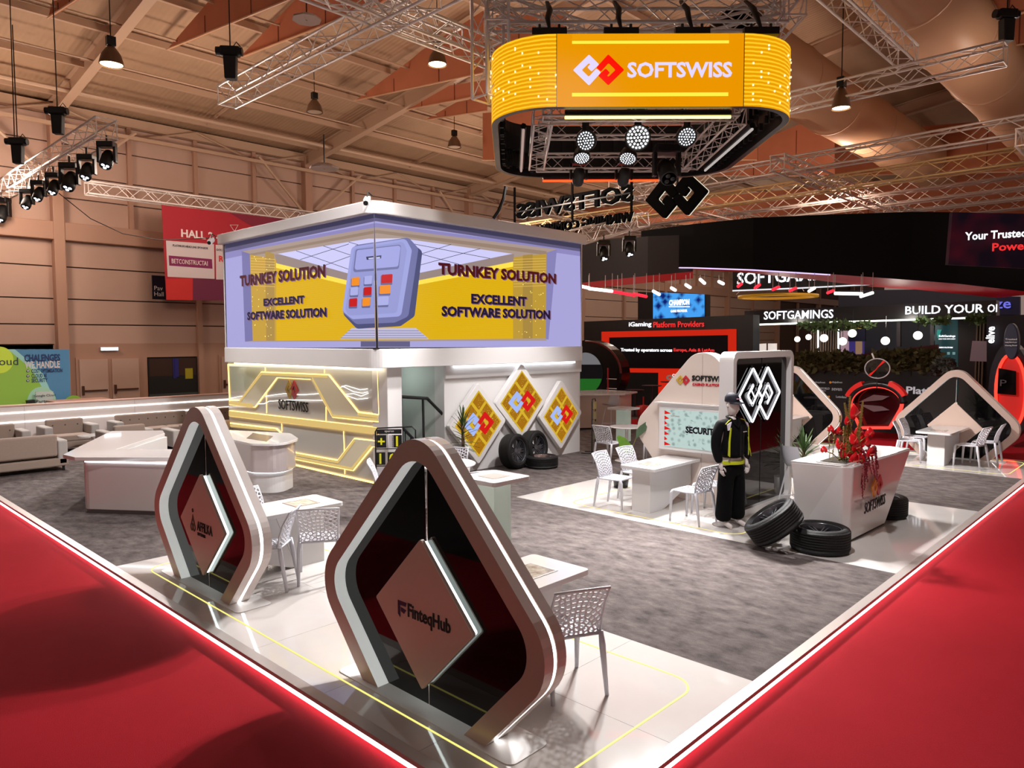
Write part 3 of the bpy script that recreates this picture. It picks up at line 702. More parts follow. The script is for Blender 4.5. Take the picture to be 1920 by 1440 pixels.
text('SOFTSWISS', BLACK, bd, lc(627, 420), -Y_, Z_, w=(lc(512, 420)-lc(742, 420)).length, h=.21, depth=.008, bold=.005)
GOLDP = M('gold_emblem', (196, 160, 60), .3); REDE = M('red_emblem', (190, 40, 50), .3)
logo(lc(620, 295), -Y_, Z_, .235, .02, GOLDP, REDE, bd, 1.25)

# --- picture on the screens (flat print of light)
cx0, cy0, cx1, cy1 = 701.6, 399.4, 709.0, 651.6
def q5(x, y): return (400+x/2.743, 360+y/2.743)
def scr(poly, col, layer, es=1.0, mat=None):
    mat = mat or E('screen_colour', col, es)
    px = [q5(*p) for p in poly]
    a, c = (cy1-cy0), -(cx1-cx0); d = a*cx0+c*cy0
    L = clip(px, a, c, d); R = clip(px, -a, -c, -d)
    off = .004+.0016*layer
    for side, q in ((0, L), (1, R)):
        if len(q) < 3: continue
        if side == 0: pts = [onx(BX, *p) for p in q]; pts = [Vector((BX-off, max(BY, p.y), p.z)) for p in pts]; vec = (.003, 0, 0)
        else: pts = [ony(BY, *p) for p in q]; pts = [Vector((max(BX, p.x), BY-off, p.z)) for p in pts]; vec = (0, .003, 0)
        B().slab(pts, vec).build('screen_picture', mat, scrn)
scrn = thing('picture_screen', 'big wrap-around screen on the booth corner showing a calculator and TURNKEY SOLUTION', 'screen', (BX, BY, 2.45), world=True)
LAV = (166, 162, 214)
scr([(60, 262), (827, 108), (1885, 262), (1892, 797), (848, 800), (72, 803)], LAV, 0)
scr([(60, 262), (827, 108), (1885, 262), (1885, 300), (835, 140), (62, 300)], (62, 58, 84), 1)
scr([(62, 292), (833, 133), (1885, 292), (1885, 306), (835, 150), (62, 312)], (96, 90, 124), 1.5)
scr([(62, 310), (835, 160), (1885, 300), (1885, 330), (900, 190), (835, 182), (62, 345)], (140, 134, 188), 1)
scr([(148, 305), (700, 205), (835, 182), (900, 188), (1765, 295), (1712, 755), (1712, 765), (165, 770)], (168, 148, 138), 2)
scr([(148, 305), (190, 318), (206, 765), (165, 770)], (120, 116, 168), 3); scr([(1765, 295), (1712, 312), (1708, 755), (1722, 760)], (132, 128, 180), 3)
scr([(190, 318), (840, 196), (1712, 305), (1712, 325), (840, 212), (190, 330)], (150, 128, 112), 3)
YEL = E('screen_yellow', (236, 188, 12), .95)
nt = YEL.node_tree; wv = nt.nodes.new('ShaderNodeTexWave'); wv.inputs['Scale'].default_value = 14; tcx = nt.nodes.new('ShaderNodeTexCoord'); wv.bands_direction = 'Z'
cr = nt.nodes.new('ShaderNodeValToRGB'); cr.color_ramp.elements[0].color = lin((214, 164, 10)); cr.color_ramp.elements[1].color = lin((232, 188, 24))
nt.links.new(tcx.outputs['Object'], wv.inputs[0]); nt.links.new(wv.outputs[1], cr.inputs[0]); nt.links.new(cr.outputs[0], nt.nodes['Principled BSDF'].inputs['Emission Color'])
scr([(325, 375), (690, 465), (1050, 465), (1540, 370), (1540, 755), (325, 765)], 0, 4, mat=YEL)
scr([(190, 322), (325, 345), (328, 765), (205, 765)], (196, 156, 60), 4); scr([(1538, 335), (1712, 318), (1708, 752), (1540, 755)], (186, 150, 56), 4)
scr([(270, 305), (315, 318), (318, 765), (275, 765)], (172, 138, 70), 5); scr([(1590, 325), (1640, 320), (1640, 753), (1590, 754)], (166, 134, 62), 5)
scr([(325, 365), (690, 455), (1050, 455), (1540, 358), (1540, 384), (1050, 478), (690, 478), (325, 390)], (255, 224, 80), 5)
scr([(318, 322), (330, 368), (700, 455), (1060, 455), (1540, 360), (1545, 320)], (150, 132, 128), 5)
scr([(335, 318), (800, 240), (960, 238), (1535, 318), (1065, 415), (700, 420)], (205, 203, 246), 6)
SL = (30, 26, 40)
def sline(a, c, w=2.4, lay=7): scr(stroke([a, c], w), SL, lay)
for a, c in (((430, 303), (700, 398)), ((570, 278), (710, 325)), ((700, 258), (760, 275)), ((450, 348), (700, 268)), ((570, 380), (720, 326)),
             ((1030, 268), (1420, 342)), ((1060, 318), (1260, 372)), ((1070, 318), (1220, 270)), ((1065, 375), (1370, 292))): sline(a, c)
for y in (640, 655): pass
for k in range(11):
    y = 340+k*14; scr([(195, y), (320, y+6), (320, y+8.5), (195, y+2.5)], (232, 190, 110), 6); scr([(1542, y+6), (1708, y), (1708, y+2.5), (1542, y+8.5)], (226, 186, 100), 6)
rs = random.Random(5)
for k in range(46):
    x, y = rs.uniform(200, 300), rs.uniform(330, 750); s_ = rs.uniform(1.6, 3); scr([(x, y), (x+s_, y), (x+s_, y+s_*1.6), (x, y+s_*1.6)], (255, 232, 120), 7, 1.4)
    x, y = rs.uniform(1560, 1700), rs.uniform(400, 745); scr([(x, y), (x+s_, y), (x+s_, y+s_*1.6), (x, y+s_*1.6)], (255, 232, 120), 7, 1.4)
scr([(655, 755), (715, 700), (1040, 700), (1105, 755)], (190, 186, 216), 6)
for k in range(4): scr([(700-k*13, 712+k*12), (1052+k*14, 712+k*12), (1056+k*14, 716+k*12), (696-k*13, 716+k*12)], (140, 136, 170), 7)
scr([(760, 768), (1010, 768), (1010, 796), (760, 796)], (96, 92, 130), 2)
# calculator
def rp(pts, r=14): return fillet([(x, y) for x, y in pts], r, 4)
scr(rp([(730, 282), (985, 236), (1072, 305), (1032, 640), (960, 690), (742, 704), (672, 630)], 26), (74, 76, 118), 8)
scr(rp([(725, 275), (1000, 234), (1052, 290), (1000, 640), (930, 672), (740, 680), (668, 618)], 30), (112, 114, 164), 9)
scr(rp([(716, 282), (985, 240), (1018, 300), (962, 640), (720, 655), (668, 612)], 26), (158, 162, 220), 10)
scr(rp([(730, 292), (972, 256), (992, 300), (940, 622), (700, 636), (684, 604)], 20), (148, 152, 208), 11)
scr(rp([(738, 296), (962, 270), (950, 396), (724, 414)], 12), (112, 114, 160), 12); scr(rp([(744, 300), (960, 275), (946, 384), (732, 402)], 12), (160, 163, 222), 13)
scr([(792, 334), (860, 326), (858, 342), (796, 350)], (60, 60, 90), 14); scr([(804, 340), (852, 334), (852, 342), (806, 347)], (196, 198, 240), 15)
OR, RD, LV = (240, 140, 30), (196, 16, 20), (168, 172, 226)
bt = [(738, 462, OR), (803, 455, LV), (888, 448, RD), (731, 512, LV), (800, 512, RD), (878, 503, OR), (726, 570, RD), (793, 567, OR), (868, 562, LV)]
for x, y, c in bt:
    w_, h_ = (19, 21) if x < 850 else (27, 22)
    scr(rp([(x-w_-4, y-h_+4), (x+w_+2, y-h_+2), (x+w_, y+h_+8), (x-w_-5, y+h_+9)], 5), (100, 102, 146), 14)
    scr(rp([(x-w_, y-h_), (x+w_+2, y-h_-4), (x+w_, y+h_-3), (x-w_-2, y+h_)], 5), c, 15)
PRP = E('screen_dark_text', (74, 18, 22), 1); NVY = E('screen_navy_text', (34, 20, 50), 1); SHD = E('screen_text_shadow', (120, 84, 120), 1)
def stext(s, mat, side, cxp, cyp, wpx, hpx, lay):
    px, py = q5(cxp, cyp); f = onx if side == 0 else ony; v = BX if side == 0 else BY
    c = f(v, px, py); a = f(v, *q5(cxp-wpx/2, cyp)); e = f(v, *q5(cxp+wpx/2, cyp)); t_ = f(v, *q5(cxp, cyp-hpx/2)); b_ = f(v, *q5(cxp, cyp+hpx/2))
    c = (a+e)/2; wv_ = (e-a); wv_.z = 0; hh = (t_-b_).z
    off = .004+.0016*lay
    c.z = f(v, px, py).z
    c = Vector((BX-off, c.y, c.z)) if side == 0 else Vector((c.x, BY-off, c.z))
    text(s, mat, scrn, c, -Y_ if side == 0 else X_, Z_, w=wv_.length, h=hh, depth=.001, bold=.045)
for dx, dy, lay, mt in ((5, 4, 16, SHD), (0, 0, 17, None)):
    stext('TURNKEY SOLUTION', mt or PRP, 0, 363+dx, 432+dy, 440, 62, lay); stext('EXCELLENT', mt or NVY, 0, 370+dx, 560+dy, 210, 40, lay); stext('SOFTWARE SOLUTION', mt or NVY, 0, 385+dx, 628+dy, 408, 46, lay)
    stext('TURNKEY SOLUTION', mt or PRP, 1, 1454+dx, 420+dy, 604, 58, lay); stext('EXCELLENT', mt or NVY, 1, 1463+dx, 556+dy, 285, 50, lay); stext('SOFTWARE SOLUTION', mt or NVY, 1, 1447+dx, 622+dy, 558, 50, lay)

# gold diamond light panels on the right wall
GP = E('gold_led_tile', (196, 140, 20), .9)
nt = GP.node_tree; vo = nt.nodes.new('ShaderNodeTexVoronoi'); vo.inputs['Scale'].default_value = 26; tcx = nt.nodes.new('ShaderNodeTexCoord'); cr = nt.nodes.new('ShaderNodeValToRGB')
cr.color_ramp.elements[0].position = .10; cr.color_ramp.elements[1].position = .22; cr.color_ramp.elements[0].color = lin((255, 226, 110)); cr.color_ramp.elements[1].color = lin((170, 114, 16))
nt.links.new(tcx.outputs['Object'], vo.inputs[0]); nt.links.new(vo.outputs[0], cr.inputs[0]); nt.links.new(cr.outputs[0], nt.nodes['Principled BSDF'].inputs['Emission Color'])
GPL = E('gold_led_bar', (214, 176, 44), .95)
SKY = E('led_light_blue', (170, 190, 250), .9); LRED = E('led_red', (214, 24, 24), .95)
def gold_panel(cx_, cz, hw, hh, label):
    t = thing('gold_light_panel', label, 'light panel', (cx_, 10.5, cz), 0, 'gold diamond light panels')
    k = 1.24; y = 0
    q = fillet([(hw*k, 0), (0, hh*k), (-hw*k, 0), (0, -hh*k)], .06, 4)
    B().slab([(x, -.02, z) for x, z in q], (0, -.11, 0)).build('white_frame', WHITE, t, bevel=.01)
    B().slab([(hw, -.131, 0), (0, -.131, hh), (-hw, -.131, 0), (0, -.131, -hh)], (0, -.004, 0)).build('panel_base', GPL, t)
    for i in range(3):
        for j in range(3):
            u0, u1, v0, v1 = [(-1+2*a/3+e_) for a, e_ in ((i, .07), (i+1, -.07), (j, .07), (j+1, -.07))]
            pts = [((u-v)*hw/2, -.1355, (u+v)*hh/2) for u, v in ((u0, v0), (u1, v0), (u1, v1), (u0, v1))]
            B().slab(pts, (0, -.003, 0)).build('lit_tile', GP, t)
    logo((0, -.14, 0), X_, Z_, hw*.60, .004, SKY, LRED, t, hh/hw*.86)
    return t
gold_panel(11.13, 1.31, .64, .65, 'middle and highest gold diamond light panel on the building wall')
gold_panel(9.88, .95, .63, .66, 'left gold diamond light panel behind the small palm')
gold_panel(12.42, .93, .60, .63, 'right gold diamond light panel beside the brochure rack')

# cameras on the building
def seccam(p, d, label):
    t = thing('security_camera', label, 'camera', p, 0, 'white security cameras on the cornice')
    B().box(-.05, .05, -.16, .06, -.05, .05).build('body', WHITE, t, bevel=.02)
    B().tube([(0, -.16, 0), (0, -.18, 0)], .04, 10).build('lens', BLACK, t)
    B().tube([(0, 0, .05), (.0, .10, .10), (.05, .16, .02)], .012, 6).build('bracket', BLACKP, t)
    t.rotation_euler = (.5, 0, d)
seccam((BX-.2, BY-.1, 4.93), -.8, 'white security camera on the building corner above the screen')
seccam((BX-.22, BYE+.1, 4.83), -.8, 'white security camera at the left end of the building cornice')

# ================================================================== COUNTERS, LOUNGE WALL, SOFAS
PINKW = M('white_counter', (226, 214, 212), .32, coat=.2)
def lp(*pts): return pts
rc = thing('reception_counter', 'angular white reception counter with lit rim left of the left diamond frame', 'counter', (3.6, 11.8, 0), world=True)
T1 = [onz(1.1, *p) for p in ((122, 849), (150, 858), (330, 857), (340, 842), (218, 842), (310, 815), (305, 808), (205, 808))]
P = lambda px, py: onz(.87, px, py)
top = [P(118, 852), P(140, 857), P(360, 857), P(360, 842), P(218, 842), P(309, 812), P(306, 807), P(208, 808)]
B().slab([(p.x, p.y, .81) for p in top], (0, 0, .06)).build('counter_top', WHITE, rc, bevel=.008)
F = lambda px, py: onz(0, px, py)
a_, c_ = F(147, 962), F(372, 969)
body = fillet([(a_.x+.02, a_.y), (c_.x, c_.y), (c_.x+.35, c_.y+.2), (a_.x+1.1, a_.y+.5)], [.14, .02, .02, .02], 5)
B().slab([(x, y, .06) for x, y in body], (0, 0, .75)).build('front_body', PINKW, rc, bevel=.006)
B().slab([(x+.02, y+.02, 0) for x, y in body], (0, 0, .06)).build('kick_base', M('dark_kick', (120, 110, 108), .4), rc)
b1 = [(a_.x+.1, a_.y), (a_.x+.4, a_.y+.05), (P(309, 812).x-.0, P(309, 812).y-.1), (P(306, 807).x-.25, P(306, 807).y-.1)]
B().slab([(x, y, .0) for x, y in b1], (0, 0, .81)).build('side_body', WHITE2, rc)
nrm = Vector((c_.y-a_.y, -(c_.x-a_.x), 0)).normalized()
if nrm.x > 0: nrm = -nrm
q0, q1 = Vector((a_.x+.1, a_.y-.1, .79))+nrm*.02, Vector((c_.x, c_.y, .79))+nrm*.02
B().tube([q0, q1], .012, 6).build('under_light', LEDWs, rc)

bc = thing('bar_counter', 'white round-ended bar counter with glossy grey body by the gold-lit wall', 'counter', (6.2, 10.8, 0), world=True)
tp = [(7.0, 13.9), (6.15, 13.6), (5.75, 12.0), (6.15, 11.05), (6.6, 10.85), (7.05, 11.1), (7.2, 12.4)]
ex_ = [P(425, 806), P(545, 812), P(560, 822), P(530, 832), P(470, 831), P(427, 822)]
q = fillet([(p.x, p.y) for p in ex_], [.02, .3, .34, .3, .2, .02], 8)
B().slab([(x, y, .825) for x, y in q], (0, 0, .045)).build('counter_top', WHITE, bc, bevel=.006)
cg = Vector((sum(x for x, y in q)/len(q), sum(y for x, y in q)/len(q)))
sh = lambda k, z: [(cg.x+(x-cg.x)*k, cg.y+(y-cg.y)*k, z) for x, y in q]
B().slab(sh(.93, .36), (0, 0, .465)).build('upper_body', M('glossy_grey_lilac', (190, 178, 178), .08, coat=.8), bc, bevel=.006)
B().slab(sh(.84, 0), (0, 0, .36)).build('lower_body', WHITE2, bc)
B().ring(sh(.88, .345), sh(.845, .345), (0, 0, .012)).build('under_light', LEDWs, bc)
B().slab([P(462, 822)+Vector((0, 0, .0)), P(500, 828), P(512, 818), P(474, 812)], (0, 0, .004)).build('dark_tray', M('tray_grey', (96, 84, 80), .2), bc)

YL = 20.6
lw = thing('lounge_wall', 'long low white lacquer wall with two LED lines behind the grey sofas', 'partition', (4, YL, 0), world=True)
zt = lambda px, py: ony(YL, px, py).z
ztop = (zt(0, 764)+zt(400, 741))/2
B().box(-2, 10, YL, YL+.3, 0, ztop).build('wall_body', M('pearl_white_lacquer', (240, 230, 226), .22, coat=.25), lw, bevel=.01)
B().box(-2.02, 10.02, YL-.02, YL+.32, ztop, ztop+.03).build('cap', M('rose_cap', (206, 172, 160), .3), lw)
for px0, py0, px1, py1 in ((0, 779, 430, 746), (0, 796, 424, 762)):
    z = (zt(px0, py0)+zt(px1, py1))/2
    B().box(-2, 9.6, YL-.012, YL-.001, z-.012, z+.012).build('led_line', LEDW, lw)
for x in (2, 4.5, 7): B().box(x, x+.006, YL-.003, YL, 0, ztop).build('panel_joint', EDGE, lw)

SOF = M('taupe_sofa_fabric', (160, 142, 130), .9, bump=(220, .35), var=(90, (148, 130, 118), .5))
SOFL = M('grey_sofa_fabric', (176, 170, 166), .9, bump=(220, .35))
def sofa(label, x, y, w, rot, name='grey_sofa', h=.0):
    t = thing(name, label, 'armchair' if w < 1.2 else 'sofa', (x, y, 0), rot, 'low grey lounge seats')
    B().box(-w/2, w/2, -.36, .36, .10, .26).build('base', SOF, t, bevel=.02)
    n = 1 if w < 1.2 else (2 if w < 1.7 else 3); iw = w-.36
    for k in range(n):
        B().box(-iw/2+iw*k/n+.006, -iw/2+iw*(k+1)/n-.006, -.37, .24, .26, .40).build('seat_cushion', SOF, t, bevel=.035, seg=3)
    bk = B().box(-iw/2, iw/2, .2, .36, .3, .74).build('backrest', SOF, t, bevel=.04, seg=3)
    bb = B()
    for k in range(max(3, int(iw/.2))):
        xx = -iw/2+iw*(k+.5)/max(3, int(iw/.2)); bb.ball((xx, .195, .6), .018, 8)
    bb.build('tufting_button', M('button_dark', (96, 82, 74), .8), bk)
    for s in (-1, 1):
        B().box(s*w/2-(.18 if s > 0 else 0), s*w/2+(.18 if s < 0 else 0), -.38, .36, .12, .62).build('armrest', SOFL, t, bevel=.035, seg=3)
    for sx in (-1, 1):
        for sy in (-1, 1): B().box(sx*(w/2-.08)-.02, sx*(w/2-.08)+.02, sy*.3-.02, sy*.3+.02, 0, .1).build('foot', BLACKP, t)
    return t
def G0(px, py, z=0): p = onz(z, px, py); return p.x, p.y
x_, y_ = G0(93, 850, .4); sofa('nearest grey sofa at the left edge, its plain back towards us', 3.3, 16.95, 2.1, pi)
sofa('tufted grey sofa behind the nearest one at the left edge, facing us', 3.25, 19.3, 2.0, 0)
sofa('grey tufted armchair between the two left sofas at the white wall', 5.15, 19.6, 1.15, 0, 'grey_armchair')
sofa('grey tufted three-seat sofa at the white wall right of the armchair', 7.15, 19.6, 2.1, 0)
sofa('grey armchair back seen over the reception counter', 5.75, 17.6, 1.0, pi, 'grey_armchair')
sofa('grey sofa back at the end of the reception counter top', 7.15, 16.9, 1.5, pi)
sofa('small grey sofa seen just over the top of the left diamond frame', 9.3, 19.6, 1.4, 0)
lt = thing('lounge_table', 'small round white table between the grey armchairs', 'table', (5.35, 18.5, 0))
B().lathe([(.001, .42), (.3, .42), (.3, .45), (.001, .45)], 24).build('table_top', WHITE, lt); B().lathe([(.2, 0), (.03, .03), (.03, .42)], 16).build('stem', WHITE2, lt)

wc = thing('storage_counter', 'white storage counter with cupboard doors at the back right of the building', 'counter', (16.5, 12.9, 0), world=True)
q = [(14.3, 13.7), (16.55, 13.1), (17.5, 12.35), (18.4, 12.6), (18.4, 13.6), (14.3, 14.6)]
q = [(x, y) for x, y in q]
B().slab([(x, y, .04) for x, y in q], (0, 0, .94)).build('cupboard_body', M('cream_cupboard', (222, 198, 186), .4), wc)
B().slab([(x, y, .98) for x, y in [(14.2, 13.55), (16.5, 12.95), (17.5, 12.2), (18.5, 12.45), (18.5, 13.8), (14.2, 14.8)]], (0, 0, .05)).build('counter_top', WHITE, wc, bevel=.008)
for k in range(4):
    u = (k+.06)/4; v = (k+.94)/4; a = Vector((14.3+2.25*u, 13.7-.6*u, .1)); c = Vector((14.3+2.25*v, 13.7-.6*v, .1))
    nn = Vector((-.258, -.966, 0))
    B().slab([a, c, c+Vector((0, 0, .82)), a+Vector((0, 0, .82))], nn*.012).build('cupboard_door', M('cream_door', (226, 204, 192), .4), wc, bevel=.002)

# ================================================================== SECURITY WALL + BLACK NEON PANEL
sw = thing('screen_wall', 'white diamond-shaped wall with a screen reading SECURITY', 'display wall', (10.4, 5.78, .002), -pi/2)
q = clip(fillet([(.42, 0), (1.33, 1.12), (0, 2.56), (-1.33, 1.12), (-.42, 0)], [.2, .35, .36, .35, .2], 8), 1, 0, .72)
B().slab([(x, 0, z) for x, z in q], (0, .28, 0)).build('wall_body', M('warm_white_wall', (228, 212, 202), .3, coat=.2), sw, bevel=.006)
B().box(-.004, .004, -.002, 0, .1, 2.35).build('panel_joint', EDGE, sw)
SCM = E('security_screen', (196, 220, 214), .8)
nt = SCM.node_tree; vo = nt.nodes.new('ShaderNodeTexVoronoi'); vo.inputs['Scale'].default_value = 11; tcx = nt.nodes.new('ShaderNodeTexCoord'); mp = nt.nodes.new('ShaderNodeMapping'); mp.inputs['Scale'].default_value = (1, 1, 1.0)
cr = nt.nodes.new('ShaderNodeValToRGB'); cr.color_ramp.elements[0].position = .12; cr.color_ramp.elements[1].position = .45; cr.color_ramp.elements[0].color = lin((150, 170, 166)); cr.color_ramp.elements[1].color = lin((204, 226, 220))
nt.links.new(tcx.outputs['Object'], mp.inputs[0]); nt.links.new(mp.outputs[0], vo.inputs[0]); nt.links.new(vo.outputs[0], cr.inputs[0]); nt.links.new(cr.outputs[0], nt.nodes['Principled BSDF'].inputs['Emission Color'])
B().box(-.72, .62, -.12, 0, .80, 1.56).build('screen_housing', WHITE2, sw, bevel=.01)
B().box(-.78, .70, -.17, 0, 1.56, 1.575).build('shelf_ledge', WHITE, sw)
sm = B().box(-.60, .62, -.135, -.12, .86, 1.46).build('screen', SCM, sw)
for k in range(7):
    z = .90+.085*k
    B().slab([(-.6, -.1355, z-.03), (-.6+.12-.03*((k*2) % 3), -.1355, z-.01), (-.6, -.1355, z+.035)], (0, -.002, 0)).build('red_burst', LRED, sm)
for k in range(10):
    a = 2*pi*k/10+.3
    for r_ in (.22, .34): B().slab([(.08+r_*cos(a)*1.1, -.1355, 1.16+r_*.75*sin(a)), (.08+(r_+.06)*cos(a+.05)*1.1, -.1355, 1.16+(r_+.06)*.75*sin(a+.05)), (.08+(r_+.05)*cos(a+.16)*1.1, -.1355, 1.16+(r_+.05)*.75*sin(a+.16))], (0, -.001, 0)).build('blue_grey_splash', E('splash', (158, 182, 178), .8), sm)
text('SECURITY', E('security_text', (30, 24, 34), .6), sm, (.08, -.138, 1.16), X_, Z_, w=.58, h=.11, depth=.002, bold=.05)
text('SOFTSWISS', E('red_small_text', (150, 60, 60), .8), sm, (-.40, -.138, 1.36), X_, Z_, w=.16, h=.022, depth=.002)
text('SOFTSWISS', BLACK, sw, (.12, -.004, 1.98), X_, Z_, w=.60, h=.09, depth=.012, bold=.03)
text('CASINO PLATFORM', M('red_letters', (200, 30, 50), .4), sw, (.09, -.004, 1.88), X_, Z_, w=.52, h=.045, depth=.01, bold=.02)
logo((-.34, -.004, 1.94), X_, Z_, .115, .012, GOLDP, REDE, sw)

np_ = thing('neon_panel', 'tall black glass panel in a white rounded frame with a white neon emblem', 'display panel', (10.62, 4.82, .002), world=True)
def rr2(x0, x1, z0, z1, r): return fillet([(x0, z0), (x1, z0), (x1, z1), (x0, z1)], r, 8)
X0, X1 = 9.54, 11.60
o = rr2(X0, X1, .0, 2.42, .14); i = rr2(X0+.10, X1-.10, .10, 2.32, .07)
B().ring([(x, 4.82, z) for x, z in o], [(x, 4.82, z) for x, z in i], (0, .22, 0)).build('white_frame', WHITE, np_, bevel=.006)
B().slab([(x, 4.90, z) for x, z in i], (0, .03, 0)).build('glass_pane', BLACKG, np_)
B().box(10.6, 10.606, 4.895, 4.90, .1, 2.32).build('pane_joint', BLACK, np_)
NE = E('neon_tube', (250, 250, 255), 2.6)
c0 = Vector((10.49, 4.86, 1.77))
def npts(path, s): return [c0+Vector((x*s, 0, z*s*1.15)) for x, z in path]
for pth, sg_ in ((LOGO_R, 1), (LOGO_L, -1)):
    q = fillet(stroke(pth, .34), .05, 3)
    B().tube([c0+Vector((x*.6, 0, z*.6*.92)) for x, z in q], .010, 6, closed=True).build('neon_tube', NE, np_, True)
    q = fillet(stroke(pth, .25), .045, 3)
    B().tube([c0+Vector((x*.6, .0, z*.6*.92)) for x, z in q], .005, 6, closed=True).build('neon_tube', E('neon_thin', (230, 230, 240), 1.2), np_, True)
    q = fillet(stroke(pth, .46), .05, 3)
    B().slab([c0+Vector((x*.6, .02, z*.6*.92)) for x, z in q], (0, .006, 0)).build('clear_backing', M('smoked_acrylic', (24, 24, 28), .1), np_)

# ================================================================== FLOWER COUNTER
fc = thing('flower_counter', 'white glossy counter flaring outward with the red flower arrangement on it', 'counter', (10.2, 3.5, 0), world=True)
b = B()
bot = [(9.52, 3.86), (9.50, 3.30), (9.58, 3.22), (10.86, 3.18), (10.86, 3.86)]
tp_ = [(9.34, 3.90), (9.40, 3.26), (9.50, 3.16), (11.62, 3.08), (11.62, 3.90)]
n = 5; b.add([(x, y, 0.02) for x, y in bot]+[(x, y, 1.0) for x, y in tp_], [(4, 3, 2, 1, 0), (5, 6, 7, 8, 9)]+[(k, (k+1) % 5, n+(k+1) % 5, n+k) for k in range(5)])
b.build('body', WHITE, fc, bevel=.02, seg=3)
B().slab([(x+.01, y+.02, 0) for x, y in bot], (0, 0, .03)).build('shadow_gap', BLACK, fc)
B().slab([(9.34, 3.9, 1.0), (9.40, 3.3, 1.0), (9.5, 3.18, 1.0), (11.60, 3.09, 1.0), (11.6, 3.9, 1.0)], (0, 0, .008)).build('top', WHITE, fc)
B().ring([(x, y, 1.006) for x, y in fillet([(9.42, 3.22), (10.05, 3.2), (10.05, 3.62), (9.42, 3.62)], .06, 4)], [(x, y, 1.006) for x, y in fillet([(9.46, 3.26), (10.01, 3.24), (10.01, 3.58), (9.46, 3.58)], .05, 4)], (0, 0, .02)).build('planter_rim', WHITE, fc)
B().box(9.47, 10.0, 3.25, 3.57, 1.005, 1.03).build('planter_soil', M('moss_soil', (46, 36, 22), .9), fc)
xd = Vector((1, -.03, 0)); 
ud = Vector((0, -.06, .98)).normalized()
text('SOFTSWISS', BLACK, fc, (10.22, 3.125, .42), X_, ud, w=.82, h=.15, depth=.01, bold=.0)
logo((10.22, 3.115, .66), X_, ud, .19, .02, M('orange_emblem', (230, 150, 40), .3), REDE, fc, 1.1)
# arrangement
AR = thing('flower_arrangement', 'red anthurium arrangement with trailing amaranth spilling over the white counter', 'flowers', (9.75, 3.38, 1.03), world=True)
ANR = M('red_anthurium', (226, 24, 36), .22, coat=.5); SPD = M('spadix_pink', (236, 130, 110), .5); STM = M('olive_stem', (104, 104, 44), .7); AMA = M('maroon_amaranth', (120, 18, 36), .8); OLV = M('olive_amaranth', (134, 122, 60), .85)
rf = random.Random(11)
def fan(px, py): return atd(px, py, 9.35)
for k, (px, py, s) in enumerate([(1605, 777, 1.15), (1565, 880, .7), (1583, 835, .8), (1612, 812, .8), (1628, 812, .7), (1590, 850, 1.1), (1612, 846, 1.2), (1595, 825, .9), (1625, 832, 1), (1540, 845, .5), (1600, 862, 1), (1583, 790, .6), (1618, 862, .8), (1571, 808, .5), (1632, 850, .8), (1603, 838, .9), (1562, 805, .5)]):
    c = fan(px, py)+Vector((rf.uniform(-.06, .06), rf.uniform(-.06, .06), 0)); r = .085*s
    dirv = Vector((-.6+rf.uniform(-.4, .4), -.75+rf.uniform(-.4, .4), rf.uniform(-.2, .7))).normalized()
    T = Matrix.Translation(c) @ dirv.to_track_quat('Z', 'Y').to_matrix().to_4x4()
    pts = [(.0, -.35, .06), (.45, -.75, .02), (.95, -.45, -.05), (1.0, .15, 0), (.65, .8, .08), (0, 1.45, .18), (-.65, .8, .08), (-1.0, .15, 0), (-.95, -.45, -.05), (-.45, -.75, .02)]
    b = B(); vs_ = [T @ (Vector(p)*r) for p in pts]+[T @ Vector((0, 0, -.1*r))]
    b.add(vs_, [(i, (i+1) % 10, 10) for i in range(10)]); fo = b.build('flower_spathe', ANR, AR, True)
    m = fo.modifiers.new('s', 'SOLIDIFY'); m.thickness = .004
    B().tube([T @ Vector((0, -.2*r, 0)), T @ Vector((0, .2*r, .9*r))], [.007, .004], 5).build('flower_spadix', SPD, fo)
    B().tube([c-dirv*.005, c.lerp(Vector((9.75, 3.4, 1.0)), .5)+Vector((0, 0, .03)), Vector((9.75+rf.uniform(-.1, .1), 3.4, 1.02))], .006, 5).build('stem', STM, AR)
for px0, py0, px1, py1, r0 in ((1590, 850, 1594, 742, .06), (1600, 850, 1583, 755, .055), (1605, 850, 1618, 752, .055)):
    a, c = fan(px0, py0), fan(px1, py1); b = B(); N = 34
    for i in range(N):
        u = i/N; m = a.lerp(c, u); r = r0*(1-u*.75)
        for k in range(5):
            an = 2*pi*k/5+i*.7; b.add([m+Vector((cos(an)*.004, sin(an)*.004, -.006)), m+Vector((cos(an)*r, sin(an)*r, .012)), m+Vector((cos(an+.5)*.006, sin(an+.5)*.006, .02))], [(0, 1, 2)])
    b.tube([a, c], .006, 4); b.build('foxtail_plume', M('foxtail_green', (140, 118, 52), .8), AR)
def trail(px, py, px2, py2, mat, r=.023):
    a, c = fan(px, py), fan(px2, py2); b = B(); n_ = max(6, int((a-c).length/.013))
    for i in range(n_):
        u = i/n_; m = a.lerp(c, u)+Vector((0, 0, .04*sin(pi*min(1, u*1.8))*(u < .55))); m += Vector((rf.uniform(-1, 1), rf.uniform(-1, 1), 0))*.006
        k = r*(1-.5*u)*rf.uniform(.7, 1.15); b.ball(m, k, 5)
    b.build('trailing_tassel', mat, AR)
for q_ in ((1612, 850, 1618, 935), (1618, 845, 1627, 905), (1625, 845, 1634, 890), (1630, 840, 1642, 900), (1636, 838, 1648, 880), (1622, 850, 1621, 920), (1640, 838, 1645, 905), (1628, 845, 1625, 885)): trail(*q_, AMA)
